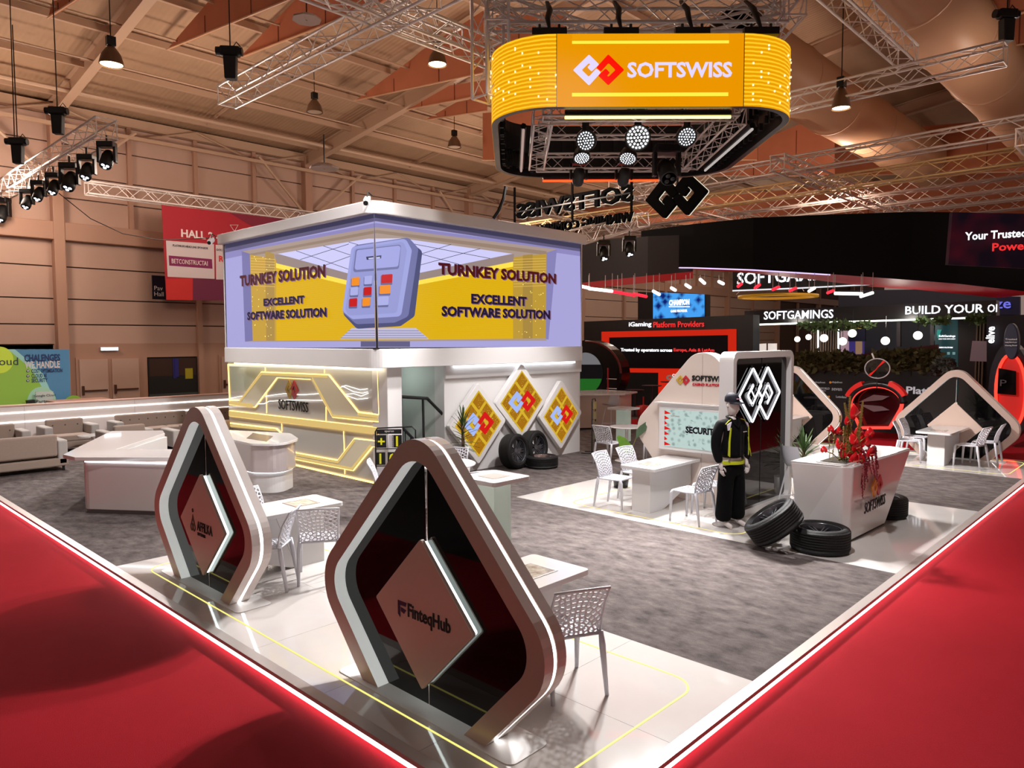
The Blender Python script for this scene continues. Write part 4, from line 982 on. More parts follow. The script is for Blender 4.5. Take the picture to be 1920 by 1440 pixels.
for q_ in ((1560, 868, 1558, 898), (1596, 862, 1597, 905), (1575, 862, 1568, 880), (1615, 862, 1613, 912), (1553, 800, 1556, 862), (1575, 780, 1572, 868), (1582, 800, 1580, 868), (1593, 868, 1592, 898), (1565, 815, 1560, 868), (1587, 860, 1585, 870)): trail(*q_, OLV, .015)

# ================================================================== WHEELS
TYRE = M('tyre_rubber', (16, 15, 16), .65, bump=(60, .5), var=(30, (24, 23, 23), .5), spec=.3); RIMB = M('black_alloy', (110, 110, 116), .25, .85); ALU = M('bare_alloy_lip', (190, 170, 168), .25, .9)
def make_wheel(R, w, spokes=True):
    t = thing('racing_wheel', 'x', 'wheel', (0, 0, 0), 0, 'black racing wheels')
    h = w/2; r = R*.71
    prof = [(r, -h*.80), (r+.02, -h*.97), (R*.86, -h), (R*.96, -h*.88), (R, -h*.68)]
    for k in range(7):
        z = -h*.68+h*1.36*k/6.5; prof += [(R, z), (R, z+.02), (R-.005, z+.022), (R-.005, z+.027)]
    prof += [(R, h*.68), (R*.96, h*.88), (R*.86, h), (r+.02, h*.97), (r, h*.80)]
    b = B().lathe(prof, 48); b.build('tyre', TYRE, t, True)
    B().lathe([(r, -h*.8), (r-.012, -h*.8), (r-.03, 0), (r-.03, h*.45), (r-.012, h*.78), (r-.012, h*.84), (r+.004, h*.84), (r, h*.78)], 40).build('rim_barrel', ALU if not spokes else RIMB, t, True)
    B().lathe([(.001, -h*.3), (.06, -h*.3), (.06, h*.42), (.045, h*.46), (.001, h*.46)], 16).build('hub', RIMB, t)
    if spokes:
        for k in range(7):
            a = 2*pi*k/7
            for s in (-.12, .12):
                p0 = Vector((.05*cos(a+s*2), .05*sin(a+s*2), h*.40)); p1 = Vector(((r-.015)*cos(a+s), (r-.015)*sin(a+s), h*.62))
                d = Vector((-sin(a), cos(a), 0))*.009
                B().slab([p0-d, p0+d, p1+d*.9, p1-d*.9], (0, 0, -.03)).build('spoke', RIMB, t, bevel=.002)
    else:
        B().lathe([(.001, -h*.2), (r-.03, -h*.2)], 24).build('wheel_disc', ALU, t)
    return t
w1 = make_wheel(.35, .30); w1.location = (9.02, 3.38, .152); w1['label'] = 'black racing wheel lying flat in front of the white flower counter'
w2 = dup(w1, (9.10, 4.12, .29), (radians(-32), radians(-28), 0), 'black racing wheel leaning on the flat one, left of the flower counter')
w2.rotation_euler = (0, 0, 0)
ax_ = (RT*-.56+Vector((0, 0, .80))+fw*.16).normalized(); w2.rotation_euler = ax_.to_track_quat('Z', 'Y').to_euler(); w2.location = (8.70, 3.83, .33)
w3 = dup(w1, (11.42, 3.40, .152), 0, 'black racing wheel mostly hidden behind the right side of the flower counter')
# standing ones at the building
for (x, y, lab, axv) in ((10.60, 10.10, 'left standing racing wheel under the gold diamond panels', (.12, -.98, .10)), (11.27, 10.16, 'right standing racing wheel behind the flat one, under the gold panels', (.12, -.98, .10))):
    w = dup(w1, (x, y, .352), 0, lab); w.rotation_euler = Vector(axv).normalized().to_track_quat('Z', 'Y').to_euler()
w5 = make_wheel(.33, .24, False); w5.location = (11.10, 9.78, .122); w5['label'] = 'racing tyre lying flat with a bare silver rim between the standing wheels'

# ================================================================== PLANTS, RACKS
LEAF = M('palm_leaf_green', (44, 74, 30), .45, var=(9, (74, 104, 46), .5)); TRK = M('palm_trunk', (104, 78, 60), .9, bump=(40, .8)); POT = M('white_pot', (232, 228, 226), .25)
def yucca(label, x, y, z0, trunk, crown, n, pot=True, rr_=.17):
    t = thing('potted_palm', label, 'plant', (x, y, z0), 0, 'potted palms')
    rg = random.Random(int(x*100))
    if pot:
        B().lathe([(.001, 0), (rr_*.9, 0), (rr_, .03), (rr_*1.08, .30), (rr_*1.0, .30), (rr_*.98, .26), (.001, .26)], 28).build('pot', POT, t, True)
    B().tube([(0, 0, .2), (.01, 0, .2+trunk*.5), (0, .01, .2+trunk)], [.035, .03, .026], 9).build('trunk', TRK, t, True)
    for k in range(n):
        u = k/n; z = .2+trunk*(.45+.6*u); a = k*2.399; el = -.1+1.45*u+rg.uniform(-.15, .15); L = crown*rg.uniform(.75, 1.1)
        d = Vector((cos(a)*cos(el), sin(a)*cos(el), sin(el))); side = Vector((-sin(a), cos(a), 0)); pts = []; wv_ = []
        for i in range(5):
            v = i/4; pts.append(Vector((0, 0, z))+d*L*v+Vector((0, 0, -.22*L*v*v*cos(el)))); wv_.append(.017*(sin(pi*min(.98, v*.8+.15))+.05))
        vs_ = [p+side*w for p, w in zip(pts, wv_)]+[p-side*w for p, w in zip(pts, wv_)]+[p-Vector((0, 0, .006)) for p in pts]
        b = B().add(vs_, [(i, i+1, 10+i+1, 10+i) for i in range(4)]+[(10+i, 10+i+1, 5+i+1, 5+i) for i in range(4)]); b.build('leaf', LEAF, t, True)
    return t
x_, y_ = G0(1496, 930); yucca('potted palm in a white pot between the neon panel and the flower counter', 11.9, 4.75, .002, .60, .42, 54)
x_, y_ = G0(868, 872); yucca('small palm in front of the left gold diamond panel', ony(9.8, 868, 860).x, 9.8, 0, .92, .34, 44, True, .12)
# big-leaf plant at the SECURITY table
bp_ = thing('leafy_plant', 'broad-leaved green plant behind the chairs left of the SECURITY wall', 'plant', (10.5, 7.4, 0))
BLF = M('bright_broad_leaf', (112, 158, 40), .35, var=(6, (80, 128, 34), .5)); BLD = M('dark_broad_leaf', (70, 92, 66), .4)
def bleaf(pts, w, mat, nm='leaf'):
    P_ = [atd(px, py, 12.3)-Vector((10.5, 7.4, 0)) for px, py in pts]; sd = RT
    n_ = len(P_); vs_ = []
    for i, p in enumerate(P_):
        u = i/(n_-1); ww = w*sin(pi*min(.97, u*.9+.08)); t_ = (P_[min(i+1, n_-1)]-P_[max(i-1, 0)]).normalized(); s_ = t_.cross(fw).normalized()
        vs_ += [p+s_*ww-fw*ww*.4, p, p-s_*ww-fw*ww*.3]
    B().add(vs_, [f for i in range(n_-1) for f in ((3*i, 3*i+1, 3*i+4, 3*i+3), (3*i+1, 3*i+2, 3*i+5, 3*i+4))]).build(nm, mat, bp_, True)
bleaf([(1158, 818), (1166, 826), (1174, 838), (1182, 846), (1190, 846)], .09, BLF); bleaf([(1176, 833), (1170, 834), (1163, 840), (1159, 843)], .06, BLF)
bleaf([(1214, 791), (1205, 803), (1198, 810), (1193, 822)], .07, BLD)
B().tube([atd(1193, 820, 12.3)-Vector((10.5, 7.4, 0)), Vector((0, .1, .0))], .008, 5).tube([atd(1176, 838, 12.3)-Vector((10.5, 7.4, 0)), atd(1188, 860, 12.3)-Vector((10.5, 7.4, 0)), Vector((0, .1, 0))], .008, 5).build('stem', STM, bp_)
B().lathe([(.001, 0), (.12, 0), (.15, .26), (.13, .26), (.001, .22)], 20).build('pot', BLACKP, bp_, True)
# brochure rack
rk = thing('brochure_rack', 'slim black brochure rack at the right end of the building wall', 'rack', (13.25, 10.1, 0), radians(20))
b = B(); b.tube([(-.13, 0, 0), (-.13, 0, 1.2), (-.1, 0, 1.25), (.1, 0, 1.25), (.13, 0, 1.2), (.13, 0, 0)], .012, 6)
b.tube([(-.13, -.25, .01), (-.13, .25, .01)], .012, 5).tube([(.13, -.25, .01), (.13, .25, .01)], .012, 5); b.build('wire_frame', BLACKP, rk)
for k in range(4): B().box(-.12, .12, -.02, .0, .32+.23*k, .33+.23*k).build('shelf_bar', BLACKP, rk); B().box(-.10, .10, -.035, -.025, .33+.23*k, .50+.23*k).build('leaflet', M('leaflet', (120+20*k, 122+15*k, 104), .5), rk)
# pit board
pb = thing('pit_board', 'black racing pit board with yellow digits and plus sign beside the lit wall', 'sign board', (7.62, 10.2, 0), -radians(42))
CB = lambda x, z: (x, 0, z)
b = B(); b.tube([CB(-.27, .0), CB(-.27, 1.02), CB(-.24, 1.08), CB(.36, 1.10), CB(.42, 1.04), CB(.42, .0)], .014, 6); b.tube([CB(-.27, .72), CB(.2, .72)], .01, 5).tube([CB(-.27, .42), CB(.2, .42)], .01, 5).tube([CB(.2, 1.08), CB(.2, .2)], .01, 5).build('tube_frame', BLACKP, pb)
B().box(-.25, .18, -.01, .0, .98, 1.06).build('header', BLACK, pb); text('sparco', WHITE2, pb, (-.03, -.012, 1.02), X_, Z_, w=.16, h=.035, depth=.003, bold=.02)
YD = M('fluo_yellow', (222, 220, 30), .5, emi=(222, 220, 30), es=.15); LG = M('light_card', (205, 200, 204), .5)
for s_, x, z in (('+', -.17, .85), ('1', .10, .85), ('1', -.19, .55), ('0', .02, .55)):
    B().box(x-.085, x+.085, -.008, .0, z-.11, z+.11).build('digit_card', BLACK, pb); text(s_, YD, pb, (x, -.010, z), X_, Z_, h=.12 if s_ == '+' else .18, depth=.004, bold=.02)
B().box(-.04, .04, -.008, 0, .74, .96).build('blank_card', LG, pb); B().box(-.24, .16, -.008, 0, .12, .40).build('blank_card', LG, pb)
# ================================================================== MANNEQUIN
def skin(name, verts, edges, rad, mat, parent, levels=2, rootv=0):
    me = bpy.data.meshes.new(name); me.from_pydata(verts, edges, []); o = bpy.data.objects.new(name, me); COL.objects.link(o)
    me.materials.append(mat)
    m = o.modifiers.new('skin', 'SKIN'); m.branch_smoothing = .4; m.use_smooth_shade = True
    sv = me.skin_vertices[0].data
    for i, r in enumerate(rad):
        sv[i].radius = r if isinstance(r, tuple) else (r, r); sv[i].use_root = (i == rootv)
    s = o.modifiers.new('sub', 'SUBSURF'); s.levels = levels; s.render_levels = levels
    o.parent = parent; ORG[o.name] = Vector()
    return o
MW = M('mannequin_white', (226, 216, 214), .4); JK = M('black_race_jacket', (6, 6, 8), .85, bump=(9, .5), spec=.2); TR = M('black_trousers', (5, 5, 6), .9, bump=(6, .5), spec=.15); FY = M('fluo_yellow_fabric', (204, 216, 22), .6)
mq = thing('mannequin', 'white mannequin in black and yellow racing jacket and cap before the neon panel', 'mannequin', (9.32, 4.72, .004), radians(-16))
# faces local -y
H_ = 1.83
# one continuous body: feet, legs, torso, neck, head, arms with hands (mostly under the clothes)
V = []; Ed = []; Rd = []
def nv(p, r, pa=None):
    V.append(p); Rd.append(r); i = len(V)-1
    if pa is not None: Ed.append((pa, i))
    return i
pel = nv((0, 0, .96), .13); w_ = nv((0, .01, 1.12), .12, pel); ch = nv((0, .0, 1.32), (.15, .11), w_); nb = nv((0, .015, 1.48), .075, ch); nk = nv((0, .0, 1.56), .052, nb)
for s in (-1, 1):
    h = nv((s*.09, 0, .90), .09, pel); k = nv((s*.11, -.01, .50), .06, h); an = nv((s*.12, .03, .10), .036, k); hl = nv((s*.125, -.05, .055), (.036, .034), an); nv((s*.135, -.155, .028), (.036, .022), hl)
    sh_ = nv((s*.17, .01, 1.43), .055, ch); el = nv((s*.235, .03, 1.14), .042, sh_); wr = nv((s*.25, -.04, .90), .027, el); pm = nv((s*.25, -.055, .83), (.022, .036), wr)
skin('body', V, Ed, Rd, MW, mq, 2, 0)
# hands: palm continues from the wrist, five separate fingers each
for s in (-1, 1):
    V = [(s*.25, -.045, .90), (s*.25, -.055, .85), (s*.25, -.06, .805)]; Ed = [(0, 1), (1, 2)]; Rd = [(.022, .026), (.016, .036), (.014, .036)]
    hd = skin('hand', V, Ed, Rd, MW, mq, 1, 0)
    for j, (dy, L) in enumerate(((-.028, .068), (-.009, .078), (.010, .072), (.028, .056))):
        b = B(); p0 = Vector((s*.25, -.06+dy, .81)); p1 = p0+Vector((-s*.004, -.002, -L*.45)); p2 = p1+Vector((-s*.014, -.002, -L*.35)); p3 = p2+Vector((-s*.018, 0, -L*.22))
        b.tube([p0, p1, p2, p3], [.0095, .0092, .0082, .0055], 7).build('finger', MW, hd, True)
    q = Vector((s*.245, -.09, .855)); B().tube([q, q+Vector((-s*.012, -.022, -.03)), q+Vector((-s*.02, -.026, -.058))], [.011, .0098, .007], 7).build('thumb', MW, hd, True)
# head
hb = B(); rows = [(1.565, .050, .055, .0), (1.60, .062, .072, -.012), (1.64, .070, .088, -.016), (1.68, .076, .098, -.008), (1.72, .079, .100, 0), (1.76, .077, .097, .004), (1.80, .062, .078, .008), (1.825, .03, .04, .01), (1.832, .001, .001, .01)]
N = 20; vs_ = []
for z, rx, ry, oy in rows:
    for k in range(N):
        a = 2*pi*k/N; x, y = rx*cos(a), oy+ry*sin(a)
        if sin(a) < -.9 and 1.63 < z < 1.70: y -= .016          # nose and chin mass
        if sin(a) < -.9 and z < 1.61: y -= .012
        vs_.append((x, y, z))
fs = [(i*N+k, i*N+(k+1) % N, (i+1)*N+(k+1) % N, (i+1)*N+k) for i in range(len(rows)-1) for k in range(N)]
hb.add(vs_, fs); hb.add([(0, -.125, 1.665), (-.014, -.10, 1.655), (.014, -.10, 1.655), (0, -.10, 1.715)], [(0, 1, 3), (0, 3, 2), (0, 2, 1)])
for s in (-1, 1): hb.ball((s*.077, .01, 1.68), .020, 8, 1.4); hb.ball((s*.03, -.093, 1.70), .010, 8)
hb.tube([(-.024, -.108, 1.635), (0, -.114, 1.637), (.024, -.108, 1.635)], .005, 6)
hd = hb.build('head', MW, mq, True); sb = hd.modifiers.new('s', 'SUBSURF'); sb.levels = 1; sb.render_levels = 1
# cap
CAP = M('navy_cap', (22, 24, 40), .7)
b = B(); b.lathe([(.094, 1.735), (.098, 1.755), (.094, 1.80), (.072, 1.842), (.035, 1.862), (.008, 1.868), (.001, 1.868)], 24, Matrix.Translation((0, .005, 0)) @ Matrix.Diagonal((.93, 1.12, 1, 1)))
cp_ = b.build('cap', CAP, mq, True)
vs_ = []; 
for i in range(9):
    a = pi+pi*i/8; vs_.append((.088*cos(a), -.02+.085*sin(a), 1.745)); vs_.append((.098*cos(a), -.05+.155*sin(a)*1.05, 1.728-.012*abs(cos(a))))
br = B().add(vs_, [(2*i, 2*i+1, 2*i+3, 2*i+2) for i in range(8)]).build('visor', CAP, cp_, True); m = br.modifiers.new('s', 'SOLIDIFY'); m.thickness = .006
B().box(-.035, .035, -.128, -.103, 1.775, 1.787).build('cap_print', M('cap_print_pink', (210, 150, 170), .6), cp_)
# jacket: torso + sleeves in one
V = []; Ed = []; Rd = []
hem = nv((0, 0, .94), (.20, .16)); wa = nv((0, .0, 1.06), (.215, .165), hem); c2 = nv((0, 0, 1.27), (.222, .155), wa); c3 = nv((0, .01, 1.41), (.19, .125), c2); cl = nv((0, .01, 1.50), (.082, .078), c3)
for s in (-1, 1):
    a1 = nv((s*.205, .015, 1.435), .09, c3); a2 = nv((s*.26, .03, 1.30), .078, a1); a3 = nv((s*.280, .025, 1.12), .070, a2); a4 = nv((s*.272, -.02, .975), .062, a3); nv((s*.262, -.04, .905), .042, a4)
jk = skin('jacket', V, Ed, Rd, JK, mq, 2, 0)
B().tube([(-.07, -.055, 1.50), (-.05, -.085, 1.44), (0, -.11, 1.38), (.05, -.085, 1.44), (.07, -.055, 1.50), (.05, .05, 1.53), (-.05, .05, 1.53)], .017, 6, True).build('collar', JK, jk, True)
def front(x, z, e=.0):       # approximate jacket surface towards the viewer
    return -(.165*sqrt(max(.05, 1-(x/.29)**2))+e)
for s in (-1, 1):
    pts = [(s*.165, 1.40), (s*.177, 1.40), (s*.196, 1.20), (s*.200, 1.02), (s*.178, 1.0), (s*.178, 1.2)]
    B().slab([(x, front(x, z)-.002, z) for x, z in pts], (0, -.012, 0)).build('yellow_side_stripe', FY, jk)
    B().tube([(s*.10, -.07, 1.50), (s*.155, -.085, 1.485), (s*.20, -.075, 1.44)], .007, 6).build('shoulder_piping', FY, jk)
    B().slab([(s*.13, -.105, 1.475), (s*.20, -.095, 1.44), (s*.205, -.115, 1.36), (s*.185, -.125, 1.37)], (0, -.012, 0)).build('shoulder_patch', M('white_patch', (214, 206, 220), .6), jk)
    if s > 0: B().slab([(s*.262, -.045, 1.24), (s*.315, .0, 1.18), (s*.322, -.03, 1.02), (s*.285, -.085, .97), (s*.25, -.095, 1.05)], (s*.004, -.012, 0)).build('sleeve_panel', FY, jk)
b = B(); e = [(.192*cos(a), .155*sin(a)) for a in [2*pi*k/24 for k in range(24)]]
b.ring([(x, y,   .885) for x, y in e], [(x*.95, y*.95, .885) for x, y in e], (0, 0, .045)).build('yellow_hem', FY, jk)
text('sparco', WHITE2, jk, (.085, -.158, 1.33), X_, Z_, w=.075, h=.018, depth=.003)
B().box(-.003, .003, -.165, -.15, 1.0, 1.42).build('zip', BLACKP, jk)
# trousers
V = []; Ed = []; Rd = []
p_ = nv((0, 0, .94), (.175, .145)); p2 = nv((0, 0, .86), (.19, .15), p_)
for s in (-1, 1):
    t1 = nv((s*.10, 0, .74), .125, p2); t2 = nv((s*.12, -.005, .48), .112, t1); t3 = nv((s*.13, .01, .22), .115, t2); nv((s*.135, .01, .065), .125, t3)
skin('trousers', V, Ed, Rd, TR, mq, 2, 0)
B().lathe([(.001, 0), (.19, 0), (.19, .006), (.001, .008)], 28, Matrix.Translation((0, .08, -.002))).build('glass_base', M('smoky_glass_disc', (120, 112, 110), .1), mq)
B().tube([(.03, .12, 0), (.03, .12, .3)], .008, 6).build('support_rod', SILVER, mq)
# ================================================================== TRUSSES
def truss(label, p0, p1, s=.29, roll=None, name='lattice_truss', mat=None, parent=None, r=.024, step=None, group='aluminium lattice trusses'):
    p0, p1 = Vector(p0), Vector(p1); d = (p1-p0); L = d.length; d.normalize()
    u = Vector((0, 0, 1)); 
    if abs(d.z) > .9: u = Vector((fw.x, fw.y, 0)).normalized()
    if roll: u = roll
    side = d.cross(u).normalized(); u = side.cross(d).normalized(); mat = mat or SILVER
    if parent: t = bpy.data.objects.new(name, None); COL.objects.link(t); t.parent = parent; ORG[t.name] = Vector(); base = ORG.get(parent.name, Vector())
    else: t = thing(name, label, 'truss', p0, world=True, group=group)
    cs = [side*(a*s/2)+u*(c*s/2) for a, c in ((-1, -1), (1, -1), (1, 1), (-1, 1))]
    tgt = t
    for c in cs:
        if parent: pass
        B().tube([p0+c, p1+c], r, 6).build('chord', mat, tgt, True)
    b = B(); n = max(2, int(L/(step or s*1.05)))
    for q in range(4):
        a, c = cs[q], cs[(q+1) % 4]
        for k in range(n):
            x0, x1 = p0+d*(L*k/n), p0+d*(L*(k+1)/n)
            b.tube([x0+(a if k % 2 else c), x1+(c if k % 2 else a)], r*.42, 4, caps=False)
        for k in (0, n): b.tube([p0+d*(L*k/n)+a, p0+d*(L*k/n)+c], r*.6, 4, caps=False)
    b.build('bracing', mat, tgt)
    return t
ZT = 7.55
p = onz(ZT, 425, 182); XT = p.x
truss('long lattice truss ending at left of centre top, running up to the top edge', (XT, p.y, ZT), (XT, 2.5, ZT), .36)
q = onz(ZT+.05, 905, 95); truss('lattice truss crossing from the top centre down to the yellow screen ring', (2.5, q.y, ZT+.05), (q.x+.3, q.y, ZT+.05), .36)
q2 = onz(ZT+.35, 640, -30); truss('second lattice truss above the crossing at the top centre', (3, q2.y+.4, ZT+.42), (q.x, q2.y+.4, ZT+.42), .30)
q = onz(ZT, 1885, 100); q1 = onz(ZT, 1520, 200); truss('lattice truss at right ending under the black hoist', (q.x, q.y, ZT), (q.x, q.y+5.2, ZT), .34)
q3 = onz(ZT+.35, 1570, 40); truss('lattice truss sloping from the top right corner of the ring to the right truss', (5, 4.35, ZT+.38), (q.x+.1, 4.35, ZT+.38), .34)
# lamp truss at left
p = onz(7.1, 200, 240); XL, YLt = p.x, p.y; YLe = YW-.6
truss('lattice truss at the left edge carrying moving-head lamps', (XL, YLt, 7.1), (XL, YLe, 7.1), .40)
# banner truss
a = ony(24.5, 162, 352); c = ony(24.5, 600, 408)
truss('thin lattice truss above the red hall banner', a, (c.x+2, c.y, a.z), .36)
# distant truss field at the right
FARM = M('far_truss_aluminium', (198, 182, 172), .4, .25); FARM_LIT = M('warm_lit_truss', (226, 196, 140), .4, .25)  # second tone carries warm lamplight in its base colour
def ytruss(pxa, pya, z, y0, y1, label, mat=None, s=.38):
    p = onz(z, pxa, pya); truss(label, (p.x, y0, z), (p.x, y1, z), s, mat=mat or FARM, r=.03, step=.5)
ytruss(1920, 236, 7.3, -1, 16, 'first lattice truss right of the screen ring, highest of the far row')
ytruss(1920, 292, 7.0, -2, 20, 'warm lit second lattice truss of the far row', FARM_LIT)
ytruss(1920, 318, 7.3, -3, 22, 'third lattice truss of the far row')
ytruss(1920, 342, 7.2, -3, 24, 'fourth lattice truss of the far row')
ytruss(1920, 362, 7.4, -4, 26, 'fifth lattice truss of the far row')
ytruss(1920, 380, 7.4, -4, 26, 'sixth lattice truss of the far row, lowest')
for k, (y, x0, x1) in enumerate(((3.0, 19, 40), (8, 18, 44), (13, 18, 46), (17.5, 20, 48), (22, 22, 50))):
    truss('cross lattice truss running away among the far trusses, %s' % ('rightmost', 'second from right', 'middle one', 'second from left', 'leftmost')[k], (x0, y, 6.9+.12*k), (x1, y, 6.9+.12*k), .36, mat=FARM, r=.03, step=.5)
a = atd(1105, 442, 19); c = atd(1205, 412, 21.5)
truss('short lattice truss over the right end of the booth building with two lamps', (a.x, a.y+.4, a.z), c, .40)

# ================================================================== HOISTS, MOVING HEADS
def hoist(px, py, d, label, h=1.5):
    p = atd(px, py-12, d); t = thing('chain_hoist', label, 'hoist', p, -.7, 'black chain hoists'); t.scale = (.85, .85, .85)
    B().box(-.20, .20, -.09, .09, 0, .20).build('motor', BLACKP, t, bevel=.04); B().tube([(-.28, 0, .10), (.24, 0, .10)], .085, 12).build('motor_cap', BLACKP, t)
    B().slab([(-.13, -.09, 0), (.13, -.09, 0), (.11, -.09, -.46), (-.11, -.09, -.46)], (0, .18, 0)).build('chain_bag', BLACK, t, bevel=.02)
    B().tube([(0, 0, .2), (0, 0, h+1.5)], .014, 5).build('chain', M('chain_dark', (60, 46, 40), .5, .4), t)
    B().tube([(.06, 0, .2), (.12, .02, .3), (.2, 0, .2)], .012, 5).build('hook', BLACKP, t)
    return t
hoist(432, 118, 12.6, 'black chain hoist above the end of the long truss'); hoist(108, 228, 15.2, 'black chain hoist above the left lamp truss end')
hoist(33, 285, 15.8, 'black chain hoist near the left edge of the photo'); hoist(1888, 48, 12.8, 'black chain hoist at the top right above the truss end')
LENS = E('lamp_lens_white', (240, 245, 255), 6)
def movhead(p, label, s=1.0, reach=0, tilt=-.55, yaw_=-.75, on=True, group='black moving-head lamps on the trusses'):
    t = thing('moving_head_lamp', label, 'stage lamp', p, yaw_, group)
    B().box(-.17*s, .17*s, -.12*s, .12*s, -.10*s, .02*s).build('base', BLACKP, t, bevel=.02)
    for k in (-1, 1): B().box(k*.17*s-.025*s, k*.17*s+.025*s, -.06*s, .06*s, -.42*s, -.08*s).build('yoke_arm', BLACKP, t, bevel=.01)
    T = Matrix.Translation((0, 0, -.34*s)) @ Matrix.Rotation(tilt, 4, 'X')
    B().lathe([(.001, .2*s), (.09*s, .19*s), (.125*s, .08*s), (.13*s, -.12*s), (.115*s, -.20*s), (.10*s, -.20*s)], 16, T).build('head', BLACK, t, True)
    for a in range(3):
        q = T @ Vector((.05*s*cos(a*2.1), .05*s*sin(a*2.1), -.205*s)); B().lathe([(.001, -.012*s), (.034*s, 0)], 10, Matrix.Translation(q) @ Matrix.Rotation(tilt, 4, 'X')).build('lens', LENS if on else BLACK, t)
    B().tube([(0, 0, .02*s), (0, 0, max(.16*s, reach))], .02*s, 6).build('clamp', BLACKP, t)
    return t
def hang(px, py, X, lab, s, **k):
    p = onx(X, px, py); return movhead(p, lab, s, reach=6.95-p.z, **k)
lab = ['moving-head lamp at the right end of the left lamp truss', 'second moving-head lamp from the right end of the left truss', 'third and widest moving-head lamp on the left truss', 'fourth moving-head lamp on the left truss', 'fifth, small moving-head lamp on the left truss', 'sixth moving-head lamp on the left truss', 'large dark moving-head lamp at the left edge of the photo']
for (px, py, s), l in zip([(200, 268, 1.0), (162, 292, 1.0), (130, 308, 1.15), (100, 326, .95), (72, 340, .95), (50, 356, .95), (2, 372, 1.3)], lab): hang(px, py, XL, l, s)
for (px, py), l in zip([(1132, 452), (1180, 444)], ['small moving-head lamp over the right end of the booth building, left one', 'small moving-head lamp over the right end of the booth building, right one']): movhead(atd(px, py, 19.5), l, .95)

# ================================================================== RED HALL BANNER
hb_ = thing('hall_banner', 'red fabric banner reading HALL 2 hanging from the thin truss', 'banner', ony(24.4, 305, 385), world=True)
def bnr(x, y): return (x, y)
BF = lambda px, py, o=0: Vector((ony(24.4, px, py).x, 24.4-o, ony(24.4, px, py).z))
def bslab(pts, col, o, nm='banner_print', m=None): B().slab([BF(*p, o) for p in pts], (0, .006, 0)).build(nm, m or M('banner_ink', col, .7), hb_)
B().slab([BF(303, 384), BF(700, 430), BF(700, 566), BF(312, 562)], (0, .02, 0)).build('red_cloth', M('banner_red', (170, 28, 44), .75, bump=(2, .5)), hb_)
bslab([(430, 399), (700, 430), (700, 480), (500, 440)], (128, 22, 52), .01); bslab([(311, 523), (361, 522), (361, 563), (312, 562)], (196, 32, 30), .012); bslab([(361, 522), (700, 524), (700, 566), (361, 563)], (104, 22, 60), .012)
bslab([(311, 451), (401, 458), (402, 523), (314, 519)], (208, 196, 198), .014); bslab([(404, 459), (600, 470), (600, 526), (405, 524)], (208, 196, 198), .014)
bslab([(316, 479), (397, 486), (398, 504), (317, 498)], (128, 26, 84), .018)
WI = M('banner_white_ink', (232, 216, 216), .6); RI = M('banner_red_ink', (210, 30, 40), .6)
xb = lambda a, c: (BF(*c)-BF(*a)).length
text('HALL 2 - IGAMING', WI, hb_, BF(339, 437, .022), X_, Z_, h=.26, depth=.01, align='L', bold=.03)
text('PLATINUM HEADLINE SPONSOR', BLACK, hb_, BF(357, 463, .022), X_, Z_, w=1.15, h=.07, depth=.01); text('BETCONSTRUCT', WI, hb_, BF(352, 491.5, .024), X_, Z_, w=1.05, h=.15, depth=.01)
text('AI', WI, hb_, BF(385, 494, .024), X_, Z_, w=.13, h=.15, depth=.01); text('GOLD H', BLACK, hb_, BF(415, 469, .022), X_, Z_, h=.07, depth=.01); text('RE', RI, hb_, BF(410, 485, .022), X_, Z_, h=.2, depth=.01, align='L', bold=.03)
tri = [BF(431, 422, .02), BF(446, 422, .02), BF(439, 434, .02)]; B().tube(tri, .015, 4, True).build('triangle_mark', WI, hb_)

# ================================================================== GREEN / BLUE CLOUD BOOTH AT LEFT
gb = thing('cloud_booth_wall', 'green and blue printed booth wall reading CHALENGES WE HANDLE at left', 'booth wall', ony(23, 60, 760), world=True)
GF = lambda px, py, o=0: Vector((ony(23, px, py).x, 23-o, ony(23, px, py).z))
def gs(pts, col, o, nm='print', rough=.5): B().slab([GF(*p, o) for p in pts], (0, .004, 0)).build(nm, M('booth_ink', col, rough, emi=col, es=.18), gb)
z0_ = -.1
v = [GF(-140, 655), GF(130, 655), GF(132, 750), GF(-140, 758)]; v[2].z = v[3].z = z0_
B().slab([v[0], v[1], v[2], v[3]], (0, .3, 0)).build('wall_body', M('booth_blue', (84, 150, 196), .5), gb)
gs([(-140, 655), (15, 655), (60, 690), (95, 745), (110, 770), (-140, 775)], (140, 182, 62), .004); gs([(15, 655), (28, 655), (80, 700), (112, 772), (104, 772), (60, 693)], (150, 200, 190), .006)
def circ(px, py, r, n=24): return [(px+r*cos(2*pi*k/n), py+r*sin(2*pi*k/n)) for k in range(n)]
gs(circ(0, 675, 25), (196, 220, 60), .010); gs(circ(78, 752, 27), (160, 200, 170), .010)
GT = M('navy_ink', (24, 52, 110), .5)
text('oud', M('dark_ink', (40, 50, 70), .5), gb, GF(-2, 678, .016), X_, Z_, h=.2, depth=.004, align='L')
text('CHALENGES', GT, gb, GF(79.5, 671, .012), X_, Z_, w=(GF(113, 671)-GF(46, 671)).length, h=.20, depth=.004, bold=.03)
text('WE HANDLE', WHITE2, gb, GF(79.5, 683.5, .012), X_, Z_, w=(GF(113, 671)-GF(47, 671)).length, h=.20, depth=.004, bold=.03)
for s_, x1, y in (('COST OPTIMISATION', 117, 695), ('CLOUD AI', 87, 704.5), ('SECURITY', 89, 713)):
    text(s_, GT, gb, GF((59+x1)/2, y, .012), X_, Z_, w=(GF(x1, y)-GF(59, y)).length, h=.11, depth=.004, bold=.02); gs(circ(52, y+.5, 3, 10), (24, 40, 80), .012)
    text('v', WHITE2, gb, GF(52, y+.5, .02), X_, Z_, h=.06, depth=.003, bold=.03)
